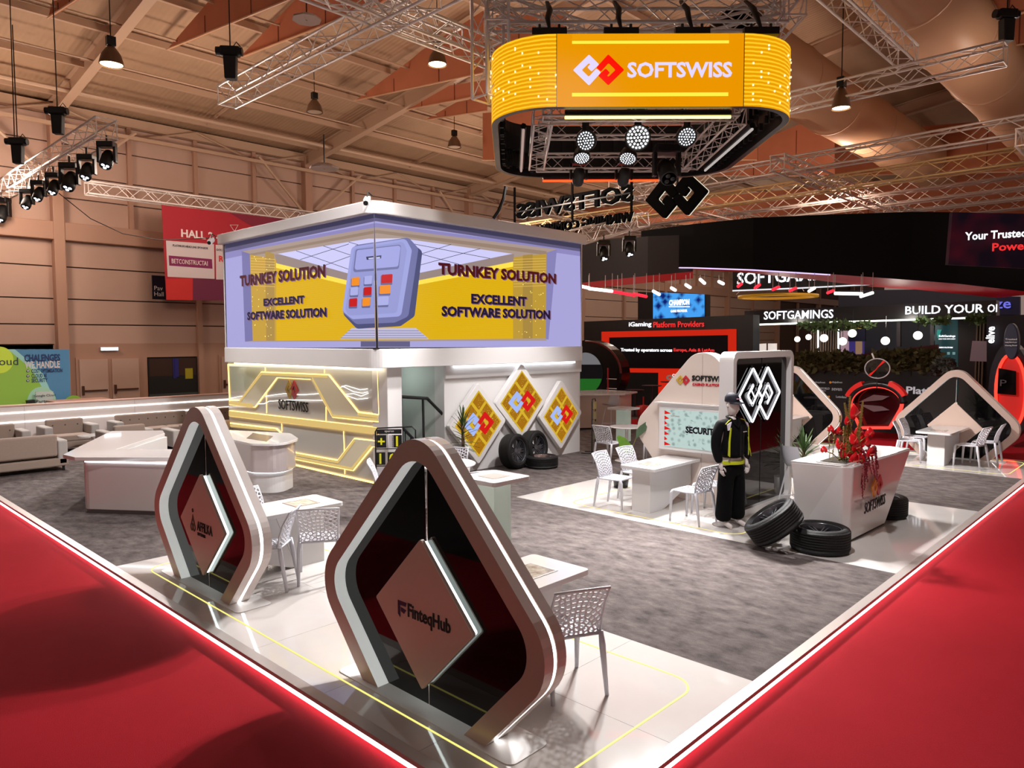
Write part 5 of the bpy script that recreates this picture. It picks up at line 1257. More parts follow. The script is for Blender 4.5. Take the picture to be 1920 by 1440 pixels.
sc_ = thing('award_card', 'white Partner of the Year card standing before the green booth wall', 'card', GF(78, 750, .3), world=True)
B().slab([GF(61, 733, .3), GF(94, 733, .3), GF(94, 762, .3), GF(62, 762, .3)], (0, .03, 0)).build('card_board', M('white_card', (206, 220, 214), .5), sc_)
for s_, y, w in (('Google Cloud', 741, .5), ('Partner', 751, .42), ('of the Year', 756, .48)): text(s_, BLACK, sc_, GF(78, y, .31), X_, Z_, w=w, depth=.004)
bx = thing('black_award_box', 'small black printed box left of the white award card', 'box', GF(52, 755, .4), world=True)
B().slab([GF(44, 750, .4), GF(58, 748, .4), GF(61, 764, .4), GF(47, 764, .4)], (0, .2, 0)).build('box_body', BLACK, bx)
dk = thing('beige_desk', 'beige desk counter behind the lounge wall below the exit light', 'counter', ony(22.3, 145, 755), world=True)
p = ony(22.3, 100, 751); q = ony(22.3, 190, 748)
B().box(p.x, q.x, 21.9, 22.5, -.1, p.z-.08).build('desk_body', WALLC, dk); B().box(p.x-.1, q.x+.1, 21.8, 22.6, p.z-.08, p.z).build('desk_top', M('rose_top', (206, 160, 142), .4), dk, bevel=.01)
gc = thing('green_chair', 'green and white chair back behind the beige desk', 'chair', ony(22.8, 137, 750), world=True)
p = ony(22.9, 138, 748); B().slab([(p.x+.2*cos(a)*1.2, 22.9, p.z-.12+.22*sin(a)) for a in [pi*k/8 for k in range(9)]], (0, .04, 0)).build('backrest', M('lime_shell', (150, 200, 70), .4), gc)
B().tube([(p.x, 22.92, p.z-.1), (p.x, 22.92, -.1)], .03, 6).build('leg', SILVER, gc)

# ================================================================== LED SCREEN RING
RC = Vector((10.75, 7.53, 0)); ring = thing('screen_ring', 'hanging yellow screen ring with rounded corners and a white and red emblem', 'screen', RC, YAW-pi/2)
HS, ZB0, ZB1 = 2.30, 5.93, 6.98
fd = fw.copy(); fd.z = 0; fd.normalize(); dist_f = RC.dot(fd)-HS
ZB0 = atd(1218, 209, dist_f).z; ZB1 = atd(1218, 78, dist_f*1.0).z
YR = E('yellow_led_wall', (250, 184, 0), 1.0)
nt = YR.node_tree; tcx = nt.nodes.new('ShaderNodeTexCoord'); wv = nt.nodes.new('ShaderNodeTexWave'); wv.bands_direction = 'Z'; wv.inputs['Scale'].default_value = 5.5; wv.inputs['Distortion'].default_value = 1.2; wv.inputs['Detail'].default_value = 2
cr = nt.nodes.new('ShaderNodeValToRGB'); cr.color_ramp.elements[0].color = lin((232, 152, 0)); cr.color_ramp.elements[1].color = lin((255, 206, 40)); cr.color_ramp.elements[0].position = .3
nt.links.new(tcx.outputs['Object'], wv.inputs[0]); nt.links.new(wv.outputs[1], cr.inputs[0]); nt.links.new(cr.outputs[0], nt.nodes['Principled BSDF'].inputs['Emission Color'])
YF = E('yellow_led_front', (244, 172, 8), 1.0)
nt = YF.node_tree; tcx = nt.nodes.new('ShaderNodeTexCoord'); vo = nt.nodes.new('ShaderNodeTexVoronoi'); vo.inputs['Scale'].default_value = 28; vo.inputs['Randomness'].default_value = 0
cr = nt.nodes.new('ShaderNodeValToRGB'); cr.color_ramp.elements[0].position = .25; cr.color_ramp.elements[1].position = .4; cr.color_ramp.elements[0].color = lin((255, 206, 50)); cr.color_ramp.elements[1].color = lin((232, 148, 0))
nt.links.new(tcx.outputs['Object'], vo.inputs[0]); nt.links.new(vo.outputs[0], cr.inputs[0]); nt.links.new(cr.outputs[0], nt.nodes['Principled BSDF'].inputs['Emission Color'])
YBR = E('bright_yellow_line', (255, 232, 70), 1.05); YSP = E('sparkle', (255, 246, 190), 1.3)
oo = fillet([(-HS, -HS), (HS, -HS), (HS, HS), (-HS, HS)], .95, 12); ii = fillet([(-HS+.10, -HS+.10), (HS-.10, -HS+.10), (HS-.10, HS-.10), (-HS+.10, HS-.10)], .85, 12)
n = len(oo); b = B(); b.add([(x, y, z) for z in (ZB0, ZB1) for x, y in oo], [(k, (k+1) % n, n+(k+1) % n, n+k) for k in range(n)]); b.build('outer_screen', YR, ring)
b = B(); b.add([(x, y, z) for z in (ZB0, ZB1) for x, y in ii], [(k, n+k, n+(k+1) % n, (k+1) % n) for k in range(n)])
b.ring([(x*.999, y*.999, ZB0) for x, y in oo], [(x, y, ZB0) for x, y in ii], (0, 0, .01)); b.ring([(x*.999, y*.999, ZB1-.01) for x, y in oo], [(x, y, ZB1-.01) for x, y in ii], (0, 0, .01)); b.build('inner_back', BLACKP, ring)
cab = B()
rg = random.Random(2)
for k in range(n):
    x, y = ii[k]; x2, y2 = ii[(k+1) % n]
    L = hypot(x2-x, y2-y); m = max(1, int(L/.25))
    for j in range(m):
        u = (j+.5)/m; px_, py_ = x+(x2-x)*u, y+(y2-y)*u; k2 = .975
        cab.cbox((px_*k2, py_*k2, ZB0+.12+rg.random()*.1), .06, .06, .12); cab.cbox((px_*k2, py_*k2, ZB0+.6), .08, .08, .3)
        if rg.random() < .6: cab.tube([(px_*k2, py_*k2, ZB0+.5), (px_*.95, py_*.95, ZB0+.25), (px_*k2*.99, py_*k2*.99, ZB0+.1)], .008, 4)
cab.build('cable_loops', BLACK, ring, kind='stuff')
fy = -HS
def fslab(x0, x1, z0, z1, m, o, nm): B().slab([(x0, fy-o, z0), (x1, fy-o, z0), (x1, fy-o, z1), (x0, fy-o, z1)], (0, -.003, 0)).build(nm, m, ring)
Hh = ZB1-ZB0
fslab(-1.34, 1.34, ZB0+.005, ZB1-.005, YF, .001, 'front_picture'); fslab(-1.12, 1.12, ZB0+.14*Hh, ZB0+.19*Hh, YBR, .006, 'bright_line'); fslab(-1.12, 1.12, ZB0+.86*Hh, ZB0+.90*Hh, YBR, .006, 'bright_line'); fslab(-1.12, 1.12, ZB1-.09*Hh, ZB1-.01, E('flat_amber', (236, 156, 4), 1), .006, 'amber_band')
for x in (-1.34, 1.34): B().box(x-.004, x+.004, fy-.012, fy, ZB0, ZB1).build('module_joint', BLACK, ring)
WLT = E('led_white_text', (226, 214, 250), 1.0); RLT = E('led_red_logo', (250, 20, 6), 1.0)
text('SOFTSWISS', WLT, ring, (.42, fy-.012, ZB0+.5*Hh), X_, Z_, w=1.50, h=.22, depth=.003, bold=.03)
logo((-.74, fy-.012, ZB0+.5*Hh), X_, Z_, .33, .003, WLT, RLT, ring, .95)
sp_ = B()
for k in range(70):
    side = rg.choice((-1, 1)); a = rg.uniform(0, 1)
    idx = rg.randrange(0, 13); 
    x, y = oo[idx+13] if side > 0 else oo[idx]
    z = ZB0+rg.uniform(.08, .92)*Hh; sp_.cbox((x*1.002, y*1.002, z), .022, .022, .026)
sp_.build('sparkle_dots', YSP, ring, kind='stuff')
# inner square truss, lamps, tubes
def rt_(a, c, s=.28): truss('', a, c, s, parent=ring, mat=SILVER, r=.020)
S2 = 1.5; zr = ZB0+.12
rt_((-S2, -S2, zr), (-S2, S2, zr)); rt_((S2, -S2, zr), (S2, S2, zr)); rt_((-S2, S2, zr), (S2, S2, zr)); rt_((-S2, -S2, zr+.1), (S2, -S2, zr+.1)); rt_((-S2, .3, zr+.3), (S2, .3, zr+.3))
def bar(x0, y0, x1, y1, z, mt, nm): 
    h_ = B().tube([(x0, y0, z+.06), (x1, y1, z+.06)], .05, 6).build('tube_holder', BLACKP, ring); B().tube([(x0, y0, z), (x1, y1, z)], .022, 8).build(nm, mt, h_)
bar(-1.2, -HS+.30, 1.25, -HS+.30, ZB0-.06, E('yellow_tube', (255, 232, 120), 3.5), 'yellow_light_tube'); bar(-1.35, HS-.2, 1.0, HS-.2, ZB0-.1, E('red_tube', (255, 60, 20), 3.5), 'red_light_tube')
bar(-HS+.50, -1.3, -HS+.50, 1.5, ZB0-.04, E('dim_tube', (200, 170, 160), .7), 'faint_tube'); bar(HS-.50, -1.3, HS-.50, 1.5, ZB0-.04, E('dim_tube2', (200, 190, 185), .8), 'faint_tube')  # side tubes get a faint emission of their own
LDOT = E('led_dot_white', (245, 248, 255), 2.4); LDOTB = E('led_dot_bright', (250, 252, 255), 7)
# trusses on top of the ring
za = ZB1+.25
tt = thing('carrying_truss', 'horizontal lattice truss on top of the yellow screen ring', 'truss', RC, YAW-pi/2, 'carrying trusses of the screen ring')
def ct(a, c, s=.34): truss('', a, c, s, parent=tt, mat=SILVER, r=.026)
ct((-2.35, -1.5, za+.35), (2.2, -1.5, za+.35)); ct((-2.35, -1.5, za-.9), (-2.35, -1.5, za+1.2)); ct((-2.4, 1.6, za+.35), (2.4, 1.6, za+.35)); ct((2.2, -1.9, za+.35), (2.2, 1.8, za+.35)); ct((-2.2, -1.9, za+.3), (-2.2, 1.8, za+.3)); ct((-2.2, -1.4, za+.5), (2.2, 1.5, za+.5), .28); ct((2.2, -1.4, za+.5), (-2.2, 1.5, za+.5), .28)
for k, x in enumerate((-1.44, -.41, .61, 1.60)):
    t = thing('ring_bracket', 'black hanging bracket on the screen ring top, %s' % ('leftmost', 'second from left', 'third from left', 'rightmost')[k], 'bracket', RC, YAW-pi/2, 'black hanging brackets of the screen ring')
    B().box(x-.25, x+.25, -HS+.02, -HS+.12, ZB1, ZB1+.10).build('cross_bar', BLACKP, t); [B().tube([(x+o_, -HS+.07, ZB1+.1), (x+o_, -HS+.07, ZB1+.16)], .02, 6).build('knob', BLACKP, t) for o_ in (-.14, .14)]
    B().tube([(x, -HS+.07, ZB1+.1), (x-.02, -HS+.2, ZB1+.3), (x+.03, -HS+.5, ZB1+.55), (x, -HS+.8, ZB1+.8)], [.02, .04, .045, .03], 8).build('strap', BLACK, t, True)
def wash(px, py, d, r, label, aim, on=True, bright=1):
    p = atd(px, py, d); t = thing('wash_lamp', label, 'stage lamp', p, 0, 'round wash lamps under the screen ring')
    dv = (Vector(aim)-p).normalized(); R = dv.to_track_quat('-Z', 'Y').to_matrix().to_4x4()
    B().lathe([(.001, r*1.5), (r*.7, r*1.4), (r*1.02, r*.6), (r*1.08, 0), (r*1.0, -.01), (r*.96, .02), (.001, .02)], 24, R).build('head', BLACKP, t, True)
    k = 0
    for rr_, n_ in ((0, 1), (.28, 6), (.56, 12), (.82, 18)):
        for j in range(n_):
            a = 2*pi*j/n_; k += 1
            B().lathe([(.001, -.012), (r*.085, .006)], 8, R @ Matrix.Translation((rr_*r*cos(a), rr_*r*sin(a), 0))).build('led_lens', (LDOTB if bright > 1 else LDOT) if on else BLACK, t)
    B().box(-.04, .04, -.04, .04, r*.9, r*2.4).box(-r*1.2, r*1.2, -.05, .05, r*2.0, r*2.6).build('yoke', BLACKP, t)
    return t
dd = 12.4
wash(1098, 264, 11.6, .155, 'left upper round wash lamp with white dots under the ring', (0, 4.5, 2.6)); wash(1196, 258, 11.6, .19, 'brightest round wash lamp in the middle under the ring', (0, .5, 2.4), bright=2); wash(1288, 257, 12.2, .16, 'right upper round wash lamp seen flat under the ring', (4, -2, 0))
wash(1091, 297, 13.6, .15, 'lower left round wash lamp seen flat under the ring', atd(1110, 480, 12.6)); wash(1177, 298, 13.6, .16, 'lower middle round wash lamp seen flat under the ring', atd(1150, 480, 12.6))
movhead(atd(1085, 300, 14.2), 'black moving head hanging at the rear left under the ring', .9, on=False, tilt=.9, group='dark moving heads under the screen ring'); movhead(atd(1170, 300, 14.2), 'black moving head hanging at the rear middle under the ring', .9, on=False, tilt=.9, group='dark moving heads under the screen ring'); movhead(atd(1250, 275, 13.4), 'black moving head hanging at the right under the ring', 1.3, on=False, tilt=-.8, group='dark moving heads under the screen ring')
# hanging mirrored letters
XS = 16.2
hs = thing('hanging_sign', 'black hanging letter sign seen mirrored from behind under the yellow ring', 'sign', onx(XS, 1140, 380), world=True)
def hp(px, py): return onx(XS, px, py)
LB = M('black_letter_back', (2, 2, 3), .8, spec=.05); HALO = E('letter_halo', (255, 244, 220), .9)
def ht(s, pxl, pyl, pxr, pyr, hpx, bold=.03):
    a, c = hp(pxl, pyl), hp(pxr, pyr); w = (Vector((0, a.y-c.y, 0))).length; h = abs(hp(pxr, pyr-hpx/2).z-hp(pxr, pyr+hpx/2).z)
    m = (a+c)/2; m.z = (a.z+c.z)/2
    text(s, LB, hs, m, Y_, Z_, w=w, h=h, depth=.12, bold=bold); text(s, HALO, hs, m+Vector((.125, 0, -.01)), Y_, Z_, w=w, h=h, depth=.008, bold=bold+.004)
ht('SOFTSWISS', 967, 394, 1184, 363, 33, .02); ht('WINNING COMBINATION', 960, 438, 1184, 404, 19, .01)
z_ = hp(1075, 380).z
B().box(XS-.02, XS+.0, hp(1184, 380).y, hp(965, 380).y, z_-.02, z_+.02).build('carrier_bar', BLACKP, hs)
for px in (965, 1073, 1184): p = hp(px, 380); B().box(XS-.02, XS+.02, p.y-.03, p.y+.03, hp(1075, 412).z, 7.2).build('carrier_bar', LB, hs)
sh2 = thing('hanging_emblem', 'black angular emblem hanging right of the mirrored letters', 'sign', hp(1270, 375), world=True)
c_ = hp(1270, 368); sz = (hp(1213, 370)-hp(1327, 370)); s_ = abs(sz.y)/2/1.12
for path in (LOGO_R, LOGO_L):
    q = fillet(stroke(path, .30), .06, 3); pts = [c_+Vector((0, x*s_, z*s_*.95)) for x, z in q]
    B().slab(pts, (-.12, 0, 0)).build('emblem_body', LB, sh2); B().tube([p_+Vector((.02, 0, 0)) for p_ in pts], .012, 4, True).build('halo_edge', HALO, sh2)
B().tube([c_, Vector((c_.x, c_.y, 7.2))], .03, 6).build('hanger_rod', BLACKP, sh2)
# ================================================================== BOOTHS BEHIND, RIGHT HALF
def panel(t, X, pts, mat, o=0, th=.05, nm='panel', floor=None):
    v = [onx(X, *p) for p in pts]
    for p in v: p.x = X-o
    if floor is not None:
        for i in floor: v[i].z = -.1
    return B().slab(v, (th, 0, 0)).build(nm, mat, t)
def xtext(t, X, s, mat, x0, x1, py, hpx, o=.02, bold=.03, depth=.02, nm='lettering'):
    bold = .012 if bold == .03 else bold
    a, c = onx(X, x0, py), onx(X, x1, py); h = abs(onx(X, (x0+x1)/2, py-hpx/2).z-onx(X, (x0+x1)/2, py+hpx/2).z)
    m = (a+c)/2; m.x = X-o; m.z = onx(X, (x0+x1)/2, py).z
    return text(s, mat, t, m, -Y_, Z_, w=abs(a.y-c.y), h=h, depth=depth, bold=bold, name=nm)
REDG = E('red_frame_glow', (216, 40, 18), .8); DKB = M('dark_booth_body', (16, 9, 10), .4); WT = E('white_sign_letters', (250, 250, 255), 1.4); RT_ = E('red_sign_letters', (240, 50, 50), 1.0)
XB = 24
t = thing('black_red_booth', 'black booth wall with red frame and a screen line Trusted by operators', 'booth', onx(XB, 1250, 700), world=True)
panel(t, XB, [(1095, 603), (1412, 590), (1412, 760), (1095, 760)], DKB, 0, .5, 'wall_body', (2, 3))
fo = [(1129, 622), (1381, 617), (1381, 760), (1129, 760)]
panel(t, XB, [(1129, 622), (1381, 617), (1381, 628), (1129, 633)], REDG, .04, .04, 'red_frame'); panel(t, XB, [(1129, 622), (1143, 622), (1143, 760), (1129, 760)], REDG, .045, .04, 'red_frame'); panel(t, XB, [(1366, 617), (1381, 617), (1381, 700), (1366, 700)], REDG, .045, .04, 'red_frame'); panel(t, XB, [(1143, 690), (1381, 692), (1381, 700), (1143, 698)], REDG, .04, .04, 'red_frame')
panel(t, XB, [(1235, 698), (1381, 698), (1381, 790), (1235, 790)], REDG, .03, .04, 'red_panel'); panel(t, XB, [(1143, 631), (1366, 627), (1366, 690), (1143, 690)], E('screen_black', (9, 5, 6), 1), .03, .02, 'screen'); panel(t, XB, [(1145, 698), (1235, 698), (1235, 760), (1145, 760)], BLACK, .03, .02, 'dark_niche')
xtext(t, XB, 'iGaming', WT, 1180, 1222, 609, 11, nm='lettering'); xtext(t, XB, 'Platform Providers', RT_, 1226, 1321, 608, 11)
xtext(t, XB, 'Trusted by operators across', WT, 1166, 1262, 657, 8, .06, .02); xtext(t, XB, 'Europe, Asia & LatAm', RT_, 1265, 1341, 657, 8, .06, .02)
xtext(t, XB, 'COMTRADE', WT, 1263, 1296, 704, 5, .08, .01, .01); xtext(t, XB, 'GAMING', WT, 1263, 1290, 711, 5, .08, .01, .01)
B().ring([onx(XB-.1, 1256+6.5*cos(a), 708+5*sin(a)) for a in [2*pi*k/16 for k in range(16)]], [onx(XB-.1, 1256+3*cos(a), 708+2*sin(a)) for a in [2*pi*k/16 for k in range(16)]], (-.02, 0, 0)).build('round_logo', WHITE2, t)
# oval opening at the left (sports screen) with curved stairs
t = thing('oval_screen_booth', 'dark curved booth with an oval screen showing a green pitch', 'booth', onx(21, 1110, 750), world=True)
cx_, cy_ = 1098, 700
def ell(rx, ry, n=32, X=21, o=0): return [onx(X, cx_+rx*cos(2*pi*k/n), cy_+ry*sin(2*pi*k/n)) for k in range(n)]
B().slab(ell(68, 62), (.5, 0, 0)).build('curved_body', M('dark_glossy_body', (10, 7, 8), .2), t)
def inpt(v, o): v = v.copy(); v.x = 21-o; return v
scp = ell(33, 40)
B().slab([inpt(p, .02) for p in scp], (.02, 0, 0)).build('oval_screen', E('screen_night', (14, 12, 14), 1), t)
B().slab([inpt(onx(21, cx_+32*cos(a), cy_+39*sin(a)), .03) for a in [radians(15+150*k/14) for k in range(15)]], (.01, 0, 0)).build('green_pitch', E('pitch_green', (30, 92, 30), 1), t)
B().slab([inpt(onx(21, cx_+32*cos(a), cy_+39*sin(a)), .03) for a in [radians(205+130*k/14) for k in range(15)]], (.01, 0, 0)).build('cloud_sky', E('screen_sky', (110, 108, 110), 1), t)
B().tube([onx(20.9, cx_+66*cos(a), cy_+60*sin(a)) for a in [radians(-90+90*k/12) for k in range(13)]], .04, 6).build('red_rail', M('dark_red_rail', (90, 24, 20), .3), t)
B().tube([onx(20.7, 1140, 690), onx(20.7, 1140, 738)], .03, 6).build('red_post', M('red_post', (150, 20, 24), .4), t)
for py in (710, 728): B().tube([onx(20.7, 1138, py), onx(20.7, 1156, py+1)], .012, 5).build('step_edge', SILVER, t)
# bar tables behind
for k, (px, py, X, lb, red) in enumerate([(1222, 722, 20.5, 'tall black bar table with thin round top behind the lit white plinth', 0), (1190, 730, 21.5, 'small black round bar table at the black booth', 0), (1256, 715, 22.5, 'black round bar table before the red panel', 1)]):
    p = onx(X, px, py); t = thing('bar_table', lb, 'table', (p.x, p.y, -.1), 0, 'black bar tables of the next booth')
    h = p.z+.1; B().lathe([(.001, h-.03), (.32, h-.03), (.33, h-.01), (.001, h)], 24).build('table_top', BLACKP, t); B().tube([(0, 0, .02), (0, 0, h-.03)], .035, 8).build('stem', BLACKP if not red else SILVER, t); B().lathe([(.001, .0), (.28, .0), (.05, .03)], 20).build('foot', BLACKP, t)
t = thing('red_stool', 'red stool beside the SECURITY wall at the back counter', 'stool', (*G0(1206, 800), -.0)); B().lathe([(.001, 0), (.2, 0), (.16, .3), (.22, .62), (.001, .66)], 16).build('seat', REDP, t, True); B().tube([(0, 0, .6), (0, 0, .9)], .02, 6).build('stem', REDP, t)
# blue CHAMPION screen
XC = 31
t = thing('blue_screen', 'blue screen reading GAME PROVIDER above the black booth', 'screen', onx(XC, 1270, 580), world=True)
panel(t, XC, [(1196, 547), (1324, 552), (1324, 600), (1196, 600)], BLACK, 0, .4, 'housing')
SB = E('blue_picture', (14, 66, 176), 1.0); nt = SB.node_tree; vo = nt.nodes.new('ShaderNodeTexVoronoi'); vo.inputs['Scale'].default_value = 2.2; vo.distance = 'MANHATTAN'; tcx = nt.nodes.new('ShaderNodeTexCoord'); cr = nt.nodes.new('ShaderNodeValToRGB')
cr.color_ramp.elements[0].color = lin((8, 30, 110)); cr.color_ramp.elements[1].color = lin((70, 160, 240)); cr.color_ramp.elements[0].position = .3; cr.color_ramp.elements[1].position = .8; nt.links.new(tcx.outputs['Object'], vo.inputs[0]); nt.links.new(vo.outputs[0], cr.inputs[0]); nt.links.new(cr.outputs[0], nt.nodes['Principled BSDF'].inputs['Emission Color'])
panel(t, XC, [(1225, 548), (1321, 552), (1321, 597), (1225, 598)], SB, .03, .03, 'screen'); xtext(t, XC, 'CHAMPION', WT, 1256, 1294, 567, 11, .06, .05); xtext(t, XC, 'GAME PROVIDER', WT, 1259, 1290, 583, 5, .06, .02)
panel(t, XC, [(1255, 574), (1294, 574), (1294, 576), (1255, 576)], WT, .05, .02, 'underline')
# hanging fascias: black curved ring of the next booth
def wall_strip(t, tops, bots, z_top, mat, th, nm):
    P0 = [onz(z_top, *p) for p in tops]; P1 = []
    for p, q in zip(P0, bots):
        d = ray(*q); k = (fd.dot(p)-0)/(fd.dot(d)); z = (EYE+d*k).z; P1.append(Vector((p.x, p.y, z)))
    n = len(P0); off = fd*th
    B().add(P0+P1+[p+off for p in P0]+[p+off for p in P1], [f for i in range(n-1) for f in ((i, n+i, n+i+1, i+1), (2*n+i, 2*n+i+1, 3*n+i+1, 3*n+i), (i, i+1, 2*n+i+1, 2*n+i), (n+i, 3*n+i, 3*n+i+1, n+i+1))]+[(0, 2*n, 3*n, n), (n-1, 2*n-1, 4*n-1, 3*n-1)]).build(nm, mat, t)
    return P0, P1
FASC = M('black_fascia_fabric', (4, 4, 5), .7, spec=.15); REDU = M('red_underside', (150, 16, 22), .5, emi=(150, 12, 18), es=.25)
t = thing('curved_fascia', 'huge black curved hanging fascia with a red lower edge at right', 'fascia', onz(6.2, 1500, 403), world=True)
tops = [(1203, 433), (1300, 420), (1413, 408), (1560, 402), (1711, 397), (1800, 398), (1960, 402)]
bots = [(1203, 500), (1300, 501), (1413, 505), (1560, 514), (1711, 525), (1800, 532), (1960, 550)]
P0, P1 = wall_strip(t, tops, bots, 6.3, FASC, .12, 'black_band')
n = len(P1); wd = [0.3, .5, .8, 1.6, 2.4, 2.2, 2.0]
B().add([p for p in P1]+[p+fd*w_+Vector((0, 0, -.02)) for p, w_ in zip(P1, wd)]+[p+Vector((0, 0, .05))+fd*.13 for p in P1], [(i, n+i, n+i+1, i+1) for i in range(n-1)]).build('red_underside', REDU, t)
B().tube([p+fd*.02-Vector((0, 0, .02)) for p in P1[:4]], .02, 5).build('edge_light', E('violet_white_led', (200, 180, 240), 1.6), t)
t2 = thing('led_sign', 'dark hanging screen reading Your Trusted Power at the right edge', 'screen', atd(1850, 480, 15), world=True)
v = [atd(1786, 398, 14.0), atd(1990, 402, 13.2), atd(1990, 506, 13.2), atd(1778, 496, 14.0)]
SD = E('dark_maroon_screen', (22, 8, 16), 1.0); nt = SD.node_tree; no = nt.nodes.new('ShaderNodeTexNoise'); no.inputs['Scale'].default_value = 1.4; tcx = nt.nodes.new('ShaderNodeTexCoord'); cr = nt.nodes.new('ShaderNodeValToRGB'); cr.color_ramp.elements[0].position = .45; cr.color_ramp.elements[1].position = .75; cr.color_ramp.elements[0].color = lin((16, 8, 16)); cr.color_ramp.elements[1].color = lin((56, 8, 20))
nt.links.new(tcx.outputs['Object'], no.inputs[0]); nt.links.new(no.outputs[0], cr.inputs[0]); nt.links.new(cr.outputs[0], nt.nodes['Principled BSDF'].inputs['Emission Color'])
B().slab(v, fd*.1).build('screen', SD, t2)
xd_ = (v[1]-v[0]); xd_.z = 0; xd_.normalize(); nn = xd_.cross(Z_)
def dtext(s, m, x0, x1, py, hpx, t_):
    dd_ = 14-.8*((x0+x1)/2-1786)/204-.14; w = (x1-x0)/FPX*dd_; c = atd((x0+x1)/2, py, dd_); text(s, m, t_, c, xd_, Z_, w=w, h=hpx/FPX*13.6, depth=.02, bold=.02)
dtext('Your Trusted', WT, 1818, 1914, 440, 15, t2); dtext('Power', RT_, 1866, 1925, 462, 15, t2)
t = thing('rear_fascia', 'dark grey hanging fascia with red lower edge behind the booth building right end', 'fascia', onz(6, 1150, 470), world=True)
tops = [(1075, 455), (1150, 448), (1215, 443), (1300, 440)]; bots = [(1075, 532), (1150, 524), (1215, 517), (1330, 509)]
P0, P1 = wall_strip(t, tops, bots, 6.0, M('dark_brown_fascia', (38, 30, 30), .6), .1, 'dark_band')
tops2 = [(1075, 531), (1150, 523), (1215, 516), (1400, 506)]
n = len(P1); B().add([p for p in P1]+[p+fd*.0-Vector((0, 0, .22)) for p in P1]+[p+fd*.1-Vector((0, 0, .22)) for p in P1], [(i, n+i, n+i+1, i+1) for i in range(n-1)]+[(n+i, 2*n+i, 2*n+i+1, n+i+1) for i in range(n-1)]).build('red_edge', REDU, t)
# little tube lamps hanging under the fascia
WIRE = M('grey_wire', (180, 172, 170), .5); LT = E('white_tube_lamp', (255, 248, 240), 3); RL = E('red_tube_lamp', (240, 40, 60), 1.6)
def tl(px0, py0, px1, py1, red, label, ct=512):
    a, c = atd(px0, py0, 21), atd(px1, py1, 20.4); t = thing('tube_lamp', label, 'lamp', a, world=True, group='small tube lamps under the hanging fascia')
    B().tube([a, c], .045, 8).build('light_tube', RL if red else LT, t)
    for p in (a, c): B().tube([p, Vector((p.x, p.y, 4.45))], .009, 4).build('wire', WIRE, t)
ws = ['first', 'second', 'third', 'fourth', 'fifth']
for k, q_ in enumerate([(1225, 546, 1236, 552), (1259, 540, 1266, 544), (1286, 534, 1294, 539), (1313, 524, 1321, 531), (1348, 528, 1356, 532)]): tl(*q_, 0, '%s white tube lamp from the left under the rear fascia' % ws[k])
for k, q_ in enumerate([(1384, 537, 1390, 532), (1416, 540, 1424, 534), (1449, 543, 1460, 538), (1481, 545, 1492, 540), (1552, 549, 1562, 545)]): tl(*q_, 1, '%s pink tube lamp from the left, before the upper hanging sign' % ws[k])
for k, q_ in enumerate([(1517, 546, 1527, 540), (1565, 550, 1617, 551), (1614, 556, 1636, 549)]): tl(*q_, 0, '%s white tube lamp from the left, right of the pink ones' % ws[k])
for k, q_ in enumerate([(1085, 536, 1105, 540), (1104, 541, 1148, 546)]): tl(*q_, 0, '%s long white tube lamp at the building right edge' % ws[k])
for k, q_ in enumerate([(1135, 545, 1166, 549), (1158, 548, 1190, 554), (1188, 551, 1212, 556)]): tl(*q_, 1, '%s long red tube lamp right of the building edge' % ws[k])
# SOFTGAMINGS booth
XG = 27
t = thing('long_sign_booth', 'booth with long black sign band reading BUILD YOUR, globe lamps below', 'booth', onx(XG, 1620, 700), world=True)
panel(t, XG, [(1396, 583), (1868, 563), (1868, 594), (1396, 609)], M('black_sign_band', (16, 14, 16), .3), 0, .5, 'sign_band'); panel(t, XG, [(1396, 608), (1868, 593), (1868, 596), (1396, 611)], E('white_edge_strip', (240, 250, 235), 3), .02, .05, 'edge_light')
xtext(t, XG, 'SOFTGAMINGS', WT, 1433, 1563, 590, 16); xtext(t, XG, 'BUILD YOUR', WT, 1698, 1845, 580, 16); xtext(t, XG, 'OI', WT, 1852, 1870, 578, 15)
panel(t, XG+3, [(1520, 600), (1900, 590), (1900, 760), (1520, 760)], M('slate_wall', (40, 48, 62), .6), 0, .1, 'slate_wall', (2, 3)); panel(t, XG+4, [(1572, 545), (1880, 540), (1880, 600), (1572, 600)], M('slate_wall2', (46, 52, 72), .6), 0, .1, 'slate_wall')
WOODS = M('wood_slat', (112, 92, 74), .6)
def slats(px0, px1, py0, py1, X, step=.09):
    a, c = onx(X, px0, py0), onx(X, px1, py0); zb = onx(X, px0, py1).z; n_ = int(abs(a.y-c.y)/step)
    b = panel(t, X, [(px0, py0), (px1, py0), (px1, py1), (px0, py1)], M('slat_back', (40, 32, 28), .8), -.05, .05, 'slat_backing')
    for k in range(n_): y = a.y-step*(k+.5); B().box(X-.04, X+.02, y-.022, y+.022, zb, a.z).build('slat', WOODS, t)
slats(1520, 1574, 605, 720, XG+.5); slats(1830, 1852, 596, 790, XG+.5); slats(1398, 1418, 610, 700, XG+.5)
for px in (1533, 1571): panel(t, XG+.2, [(px, 606), (px+2.5, 606), (px+2.5, 690), (px, 690)], E('vertical_led', (240, 246, 255), 3.5), .03, .03, 'vertical_light')
panel(t, XG+1, [(1750, 602), (1796, 600), (1796, 740), (1750, 740)], M('dark_teal_panel', (24, 34, 40), .4, emi=(30, 80, 84), es=.35), 0, .1, 'teal_panel'); panel(t, XG+1, [(1796, 598), (1832, 596), (1832, 760), (1796, 760)], M('dark_wall_panel', (34, 24, 26), .5), 0, .2, 'dark_pillar')
for px in (1681, 1744): panel(t, XG+.4, [(px, 600), (px+7, 600), (px+7, 650), (px, 650)], M('dark_post', (44, 36, 40), .4), 0, .15, 'post')
